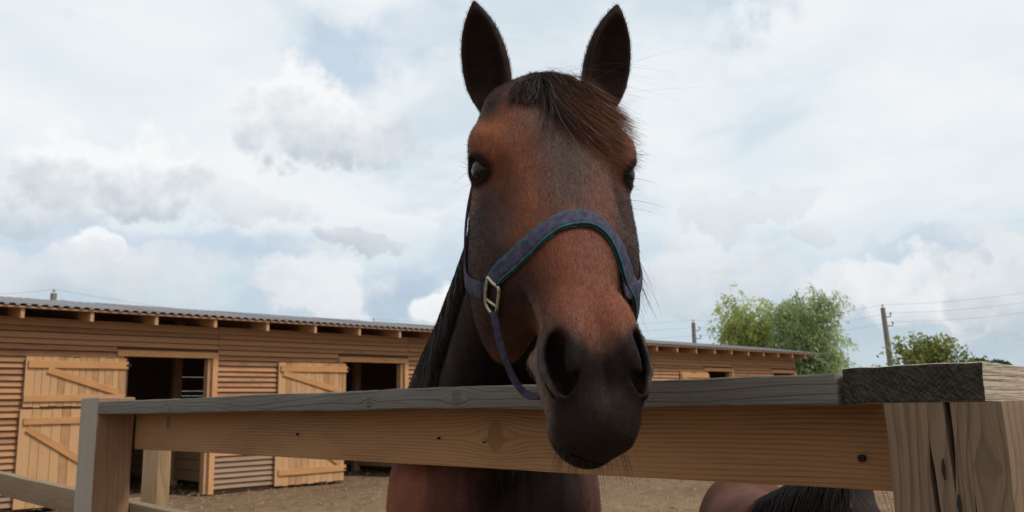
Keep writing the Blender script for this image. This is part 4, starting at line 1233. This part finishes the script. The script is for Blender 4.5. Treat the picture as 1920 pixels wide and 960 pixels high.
#@@REST
# ------------------------------------------------------------------ second horse, grazing low behind the board
def build_pony():
    K = .68
    base = at(1425, 1000, 2.55); bx, by = base[0], base[1]
    yaw = math.radians(-12)                                  # faces the camera, turned towards the corner post
    cy_, sy_ = math.cos(yaw), math.sin(yaw)
    def tol(P):
        q = P - np.array([bx, by, 0], dtype=np.float32)
        x = q[:, 0] * cy_ + q[:, 1] * sy_; y = -q[:, 0] * sy_ + q[:, 1] * cy_
        return (np.c_[x, y, q[:, 2]] / K).astype(np.float32)
    def tow(p):
        p = np.asarray(p) * K
        return np.array([bx + p[0] * cy_ - p[1] * sy_, by + p[0] * sy_ + p[1] * cy_, p[2]])
    def sdf(P):
        q = tol(P.astype(np.float32)); a = q.copy(); a[:, 0] = np.abs(a[:, 0])
        d = ell(q, (0, .12, 1.10), (.23, .32, .34))
        d = smin(d, ell(a, (.11, .05, 1.08), (.12, .22, .27)), .06)
        d = smin(d, ell(q, (0, .75, 1.12), (.29, .70, .33)), .12)
        d = smin(d, ell(q, (0, 1.32, 1.16), (.28, .42, .34)), .10)
        d = smin(d, ell(q, (0, .25, 1.36), (.11, .30, .12)), .12)
        d = smin(d, cone(q, (0, .05, 1.30), (.28, -.62, 1.60), .15, .075), .08)       # crest, carried level
        d = smin(d, cone(q, (0, .02, 1.12), (.28, -.58, 1.45), .20, .085), .08)
        d = smin(d, cone(q, (.28, -.62, 1.56), (.29, -.74, 1.42), .085, .10), .05)      # poll and cheek
        d = smin(d, cone(q, (.29, -.72, 1.44), (.31, -.80, 1.08), .092, .050), .05)       # face hanging down
        d = smin(d, ell(q, (.31, -.81, 1.06), (.062, .055, .06)), .03)
        for sg in (-1, 1):
            d = smin(d, cone(q, (.28 + sg * .06, -.60, 1.61), (.28 + sg * .10, -.52, 1.64), .026, .010), .02)
        d = smin(d, cone(a, (.135, .12, 1.0), (.125, .10, .55), .10, .056), .06)
        d = smin(d, cone(a, (.125, .10, .55), (.125, .10, .14), .05, .036), .02)
        d = smin(d, cone(a, (.125, .10, .14), (.125, .06, .04), .040, .056), .02)
        d = smin(d, cone(a, (.15, 1.30, .98), (.14, 1.22, .78), .17, .11), .07)
        d = smin(d, cone(a, (.14, 1.24, .80), (.125, 1.50, .50), .10, .055), .04)
        d = smin(d, cone(a, (.125, 1.50, .50), (.125, 1.44, .14), .048, .038), .02)
        d = smin(d, cone(a, (.125, 1.44, .14), (.125, 1.39, .04), .042, .056), .02)
        return np.maximum(d * K, -P[:, 2] - .001)
    cs = np.array([tow((x, y, 0)) for x in (-.45, .45) for y in (-1.0, 1.9)])
    lo_, hi_ = cs.min(0) - .03, cs.max(0) + .03
    st = .012
    Vp, Qp = surface_nets(sdf, np.arange(lo_[0], hi_[0], st), np.arange(lo_[1], hi_[1], st), np.arange(-.03, 1.25, st))
    root = empty('horse', (bx, by, 0))
    tag(root, 'second brown horse, only its back and black mane showing below the board', 'horse')
    me = np_mesh('horse_body', Vp, Qp)
    n = (hash_noise(Vp, 12, 4) - .5) * .5 + (hash_noise(Vp, 50, 5) - .5) * .3
    col = np.tile(np.array([.095, .038, .022]), (len(Vp), 1)) * (1 + n)[:, None]
    L = tol(Vp.astype(np.float32))
    dk = np.clip((.6 - L[:, 2]) / .15, 0, 1)[:, None]; col = col * (1 - dk) + .012 * dk
    dk = np.clip((-.12 - L[:, 1]) / .15, 0, .85)[:, None]; col = col * (1 - dk) + .02 * dk
    set_col(me, 'coat', col)
    a = me.attributes.new('hl', 'FLOAT_VECTOR', 'POINT'); a.data.foreach_set('vector', L[:, [0, 2, 1]].astype(np.float32).ravel())
    pm = COAT.copy(); pm.name = 'brown_coat'; pb_ = pm.node_tree.nodes['Principled BSDF']
    for l in list(pb_.inputs['Specular IOR Level'].links): pm.node_tree.links.remove(l)
    pb_.inputs['Specular IOR Level'].default_value = .03
    adopt(link('body', me, pm, None, True), root)
    for sg in (-1, 1):
        bm = bmesh.new(); bmesh.ops.create_uvsphere(bm, u_segments=16, v_segments=10, radius=.02 * K * 1.3)
        em = bpy.data.meshes.new('eye'); bm.to_mesh(em); bm.free()
        e = link('eye', em, EYE, None, True); e.location = tow((.29 + sg * .085, -.76, 1.38)); adopt(e, root)
    r = np.random.default_rng(21)
    n = 3200; t = r.random(n)
    W = np.array([tow((.14 + .16 * q, -.16 - .54 * q, 1.49 + .19 * q)) for q in t]) + r.normal(0, .012, (n, 3))
    for i in range(4):
        sd = sdf(W.astype(np.float32)); W = W - sdf_grad(sdf, W.astype(np.float32), .006) * sd[:, None]
    ini = np.c_[-.75 + r.normal(0, .3, n), r.normal(-.2, .2, n), .25 + r.normal(0, .2, n)]
    frc = np.c_[r.normal(-.08, .12, n), r.normal(-.10, .12, n), -np.ones(n)]
    p = grow(W, ini / np.linalg.norm(ini, axis=1, keepdims=True), r.uniform(.20, .40, n), 10, lambda P, k: frc, sdf, .004, .05, 22, .6)
    c0 = np.array([.012, .009, .008]) * r.uniform(.6, 1.5, (n, 1)); c1 = np.array([.022, .014, .011]) * r.uniform(.5, 1.6, (n, 1))
    adopt(ribbons('mane', p, r.uniform(.0009, .0017, n), c0, c1, None, HAIR, 23), root)
    n = 300
    W = tow((0, 1.76, 1.22)) + r.normal(0, .014, (n, 3))
    back = tow((0, 2, 1.2)) - tow((0, 1.5, 1.2)); back /= np.linalg.norm(back)
    p = grow(W, back[None] + r.normal(0, .15, (n, 3)), r.uniform(.4, .7, n), 9, lambda P, k: np.tile(back * .08 + np.array([0, 0, -1.]), (n, 1)), sdf, .004, .08, 24, .75)
    adopt(ribbons('tail', p, np.full(n, .002), np.full((n, 3), .012), np.full((n, 3), .02), None, HAIR, 25), root)
build_pony()

# ------------------------------------------------------------------ trees
def leaf_mat(name, a, b_, c):
    m, t, b = new_mat(name)
    ca = t.new('ShaderNodeVertexColor'); ca.layer_name = 'leaf'
    t.put(b.inputs['Base Color'], ca.outputs['Color'])
    b.inputs['Roughness'].default_value = .5; b.inputs['Specular IOR Level'].default_value = .35
    tr = t.new('ShaderNodeBsdfTranslucent'); t.put(tr.inputs[0], t.vmath('SCALE', ca.outputs['Color'], 1.3))
    mx = t.new('ShaderNodeMixShader'); mx.inputs[0].default_value = .45
    t.l.new(b.outputs[0], mx.inputs[1]); t.l.new(tr.outputs[0], mx.inputs[2])
    t.l.new(mx.outputs[0], t.n['Material Output'].inputs[0])
    return m
LEAF = leaf_mat('foliage', 0, 0, 0)
BARK = plain('bark', (.11, .085, .06), .95, var=.4, scale=12)
def leaves(name, P, D, ln, wd, col, parent, seed=0, fold=.3):
    """one lens-shaped leaf (two quads) per row"""
    r = np.random.default_rng(seed)
    n = len(P); D = D / np.linalg.norm(D, axis=1, keepdims=True)
    S = np.cross(D, r.normal(0, 1, (n, 3))); S /= np.linalg.norm(S, axis=1, keepdims=True); N = np.cross(S, D)
    ln = (np.ones(n) * ln)[:, None]; wd = (np.ones(n) * wd)[:, None]
    mid = P + D * ln * .45
    V = np.stack([P, mid - S * wd / 2 + N * wd * fold, P + D * ln, mid + S * wd / 2 + N * wd * fold], 1).reshape(-1, 3)
    b = np.arange(n) * 4
    F = np.r_[np.c_[b, b + 1, b + 2], np.c_[b, b + 2, b + 3]]
    me = np_mesh(name, V, F)
    set_col(me, 'leaf', np.repeat(col, 4, 0)[:len(me.vertices)])
    return adopt(link(name, me, LEAF), parent)
def limb_paths(base, height, nl, spread, seed, droop=0., lean=(0, 0)):
    r = np.random.default_rng(seed); out = []
    for k in range(nl):
        h0 = height * r.uniform(.12, .75); a = r.uniform(0, 2 * math.pi); l = spread * r.uniform(.6, 1.05) * (1 - .35 * h0 / height)
        up = r.uniform(.5, 1.1) * (height - h0) * .75
        pts = [base + np.array([lean[0] * h0 / height, lean[1] * h0 / height, h0])]
        for j in range(1, 6):
            f = j / 5
            pts.append(base + np.array([lean[0] * h0 / height + math.cos(a) * l * f ** .85, lean[1] * h0 / height + math.sin(a) * l * f ** .85, h0 + up * (f - droop * f * f) + r.normal(0, .1)]))
        out.append(np.array(pts))
    return out
def willow(px, top_y, dist, width, seed, label, lightc, darkc):
    r = np.random.default_rng(seed)
    d = ray(px, 700); d = d / math.hypot(d[0], d[1]); base = np.array([d[0] * dist, d[1] * dist, 0])
    dt = ray(px, top_y); H = 1.3 + dt[2] / math.hypot(dt[0], dt[1]) * dist
    root = empty('willow_tree', base.tolist()); tag(root, label, 'tree', 'willows behind the stable')
    tp = [base + np.array([r.normal(0, .08) * k, r.normal(0, .05) * k, H * .85 * k / 6]) for k in range(7)]
    adopt(link('trunk', tube_mesh('trunk', tp, list(np.linspace(.26, .04, 7)), 10), BARK), root)
    lim = limb_paths(base, H, 34, width / 2, seed + 1, .12)
    V = []
    for q in lim:
        adopt(link('limb', tube_mesh('limb', q, list(np.linspace(.07, .012, 6)), 5), BARK), root)
    # drooping sprays
    P = []; D = []; cl = []
    cen = base + np.array([0, 0, H * .52])
    sprays = []
    for q in lim:
        for k in range(42):
            f = r.uniform(.2, 1.05); i = min(int(f * 5), 4); g = f * 5 - i
            p = q[i] * (1 - g) + q[min(i + 1, 5)] * g + r.normal(0, .30, 3)
            sprays.append(p)
    for k in range(12): sprays.append(base + np.array([r.normal(0, .3), r.normal(0, .3), H * r.uniform(.85, .97)]))
    for p in sprays:
        tone = r.random() ** 1.0
        out = p - cen; out[2] = 0; out = out / max(np.linalg.norm(out), .2)
        dirv = out * .55 + np.array([r.normal(.10, .3), r.normal(0, .3), r.uniform(-.25, .5)])
        m = 15
        q = p.copy()
        for j in range(m):
            q = q + dirv * .045; dirv = dirv + np.array([0.015, 0, -.085])
            P.append(q + r.normal(0, .08, 3)); D.append(dirv * .6 + r.normal(0, .45, 3) + np.array([0, 0, -.45]))
            cl.append((np.array(darkc) * (1 - tone) + np.array(lightc) * tone) * r.uniform(.7, 1.3))
    P = np.array(P); D = np.array(D); cl = np.array(cl)
    leaves('crown', P, D, r.uniform(.15, .25, len(P)), .052, cl, root, seed + 3)
    return root
willow(1416, 546, 44, 3.1, 31, 'yellow green willow behind the stable, left of the pair', (.50, .52, .15), (.20, .27, .08))
willow(1528, 532, 42, 3.2, 41, 'taller grey green willow standing right of the stable end', (.46, .54, .26), (.15, .22, .085))
def small_tree():
    r = np.random.default_rng(55)
    dist = 17.; d = ray(1742, 690); d = d / math.hypot(d[0], d[1]); base = np.array([d[0] * dist, d[1] * dist, 0])
    dt = ray(1742, 618); H = 1.3 + dt[2] / math.hypot(dt[0], dt[1]) * dist
    root = empty('young_walnut_tree', base.tolist()); tag(root, 'small round tree with large open leaves beside the leaning pole', 'tree')
    adopt(link('trunk', tube_mesh('trunk', [base, base + np.array([.03, 0, .5]), base + np.array([0, .03, 1.1])], [.09, .075, .06], 10), BARK), root)
    cen = base + np.array([0, 0, 1.35]); P = []; D = []; cl = []
    for k in range(110):
        a = r.uniform(0, 2 * math.pi); e = r.uniform(-.1, 1.5); R_ = r.uniform(.65, 1.0)
        tip = cen + np.array([math.cos(a) * math.cos(e) * 1.18, math.sin(a) * math.cos(e) * 1.1, math.sin(e) * (H - 1.4)]) * R_ * r.uniform(.85, 1.06)
        mid = (cen + tip) / 2 + r.normal(0, .06, 3) + np.array([0, 0, .06])
        adopt(link('branch', tube_mesh('branch', [cen + r.normal(0, .03, 3), mid, tip], [.016, .009, .004], 5), BARK), root)
        tone = r.random()
        for j in range(12):
            f = r.uniform(.45, 1.08); p = mid + (tip - mid) * (f - .4) * 1.65 if f > .4 else mid
            for q in range(3):
                P.append(p + r.normal(0, .05, 3)); dv = (tip - mid) / np.linalg.norm(tip - mid) * .5 + r.normal(0, .7, 3) + np.array([0, 0, -.15]); D.append(dv)
                c = np.array([.10, .145, .04]) * (1 - tone) + np.array([.28, .29, .07]) * tone
                if r.random() < .04: c = np.array([.20, .14, .05])
                cl.append(c * r.uniform(.7, 1.3))
    leaves('crown', np.array(P), np.array(D), r.uniform(.07, .115, len(P)), .042, np.array(cl), root, 56)
small_tree()
def far_tree(px, top_y, dist, w, seed, label):
    r = np.random.default_rng(seed)
    d = ray(px, 700); d = d / math.hypot(d[0], d[1]); base = np.array([d[0] * dist, d[1] * dist, 0])
    dt = ray(px, top_y); H = 1.3 + dt[2] / math.hypot(dt[0], dt[1]) * dist
    root = empty('distant_tree', base.tolist()); tag(root, label, 'tree')
    adopt(link('trunk', tube_mesh('trunk', [base, base + np.array([.1, 0, H * .6])], [.4, .2], 8), BARK), root)
    n = 5000
    cc_ = np.array([[r.normal(0, w * .22), r.normal(0, w * .22), H * r.uniform(.35, .85)] for _ in range(16)])
    k = r.integers(0, 16, n); v = r.normal(0, 1, (n, 3)); v /= np.linalg.norm(v, axis=1, keepdims=True)
    P = base + cc_[k] + v * (w * .2) * r.uniform(.7, 1.1, (n, 1)); P[:, 2] = np.minimum(P[:, 2], H * r.uniform(.97, 1.03, n))
    leaves('crown', P, v + r.normal(0, .5, (n, 3)), .7, .5, np.array([.055, .085, .04]) * r.uniform(.6, 1.4, (n, 1)), root, seed + 1)
far_tree(1842, 676, 120, 3.4, 61, 'far dark green tree showing just above the corner rail')
far_tree(1872, 679, 135, 4.2, 62, 'low far tree rightmost on the horizon above the corner rail')

# ------------------------------------------------------------------ power line
def build_line():
    conc = plain('weathered_pole', (.20, .185, .165), .9, var=.3, scale=6)
    iron = plain('pole_iron', (.09, .085, .08), .7, .3); glass = plain('insulator', (.35, .36, .36), .3)
    wire = plain('wire', (.12, .12, .125), .6, .3)
    H = 5.6
    spec = [('R', 1655, 577, 1671, 690, 'leaning utility pole beside the small round tree'), ('M', 1300, 605, 1301, 645, 'utility pole rising behind the roof right of the horse'),
            ('C', 701, 603, 701, 620, 'utility pole top peeping over the roof near the horse mane'), ('L', 101, 550, 100, 575, 'utility pole top over the roof at the far left')]
    tops = {}
    for (k, x, y, x2, y2, lab) in spec:
        d = ray(x, y); hd = math.hypot(d[0], d[1]); dist = (H - 1.3) / (d[2] / hd); top = np.array([d[0] / hd * dist, d[1] / hd * dist, H])
        e = ray(x2, y2); he = math.hypot(e[0], e[1]); q = np.array([e[0] / he * dist, e[1] / he * dist, 1.3 + e[2] / he * dist])
        base = top + (q - top) * (H / max(H - q[2], .3)) if k == 'R' else np.array([top[0], top[1], 0])
        root = empty('utility_pole', (base[0], base[1], 0)); tag(root, lab, 'pole', 'poles of the power line')
        ax = (top - base)
        adopt(link('shaft', tube_mesh('shaft', [base - ax * .02, base + ax * .5, top], [.17, .14, .11], 12), conc), root)
        hk = []
        for j, (dz, sx) in enumerate(((.05, .0), (-.45, .22), (-.9, .26), (-.62, -.05))):
            p = top + ax / H * dz
            q = p + np.array([sx + (.11 if sx > 0 else 0), -.02, .0])
            if sx: adopt(link('bracket', tube_mesh('bracket', [p, q, q + np.array([0, 0, .10])], .025, 6), iron), root)
            ip = q + np.array([0, 0, .10]) if sx else p
            adopt(link('insulator', tube_mesh('insulator', [ip, ip + np.array([0, 0, .06]), ip + np.array([0, 0, .13])], [.05, .06, .03], 8), glass), root)
            hk.append(ip + np.array([0, 0, .1]))
        tops[k] = hk
    end = at(2150, 500, 38); tops['E'] = [end + np.array([0, 0, -i * .45]) for i in range(4)]
    st = at(-250, 520, 34); tops['S'] = [st + np.array([0, 0, -i * .45]) for i in range(4)]
    for kk, lab in (('E', 'utility pole beyond the right edge holding the wires'), ('S', 'utility pole beyond the left edge holding the wires')):
        tp = tops[kk][0]; pr_ = empty('utility_pole', (tp[0], tp[1], 0)); tag(pr_, lab, 'pole', 'poles of the power line')
        adopt(link('shaft', tube_mesh('shaft', [(tp[0], tp[1], 0), (tp[0], tp[1], tp[2] * .5), (tp[0], tp[1], tp[2] + .1)], [.17, .14, .11], 12), conc), pr_)
        for q in tops[kk][:3]: adopt(link('insulator', tube_mesh('insulator', [q - np.array([0, 0, .1]), q - np.array([0, 0, .04]), q + np.array([0, 0, .03])], [.13, .14, .12], 8), glass), pr_)
    names = {('S', 'L'): 'left of the far left pole', ('L', 'C'): 'between the two left poles', ('C', 'M'): 'behind the horse head', ('M', 'R'): 'between the right poles', ('R', 'E'): 'right of the leaning pole'}
    ord_ = ('topmost', 'second', 'lowest')
    for (a, b), nm in names.items():
        for j in range(3):
            p, q = tops[a][j], tops[b][j]
            pts = [p + (q - p) * f - np.array([0, 0, 1.1 * 4 * f * (1 - f) * .35]) for f in np.linspace(0, 1, 24)]
            o = link('power_wire', tube_mesh('power_wire', pts, .0042, 5), wire)
            tag(o, '%s thin overhead wire %s' % (ord_[j], nm), 'wire', 'overhead wires')
build_line()
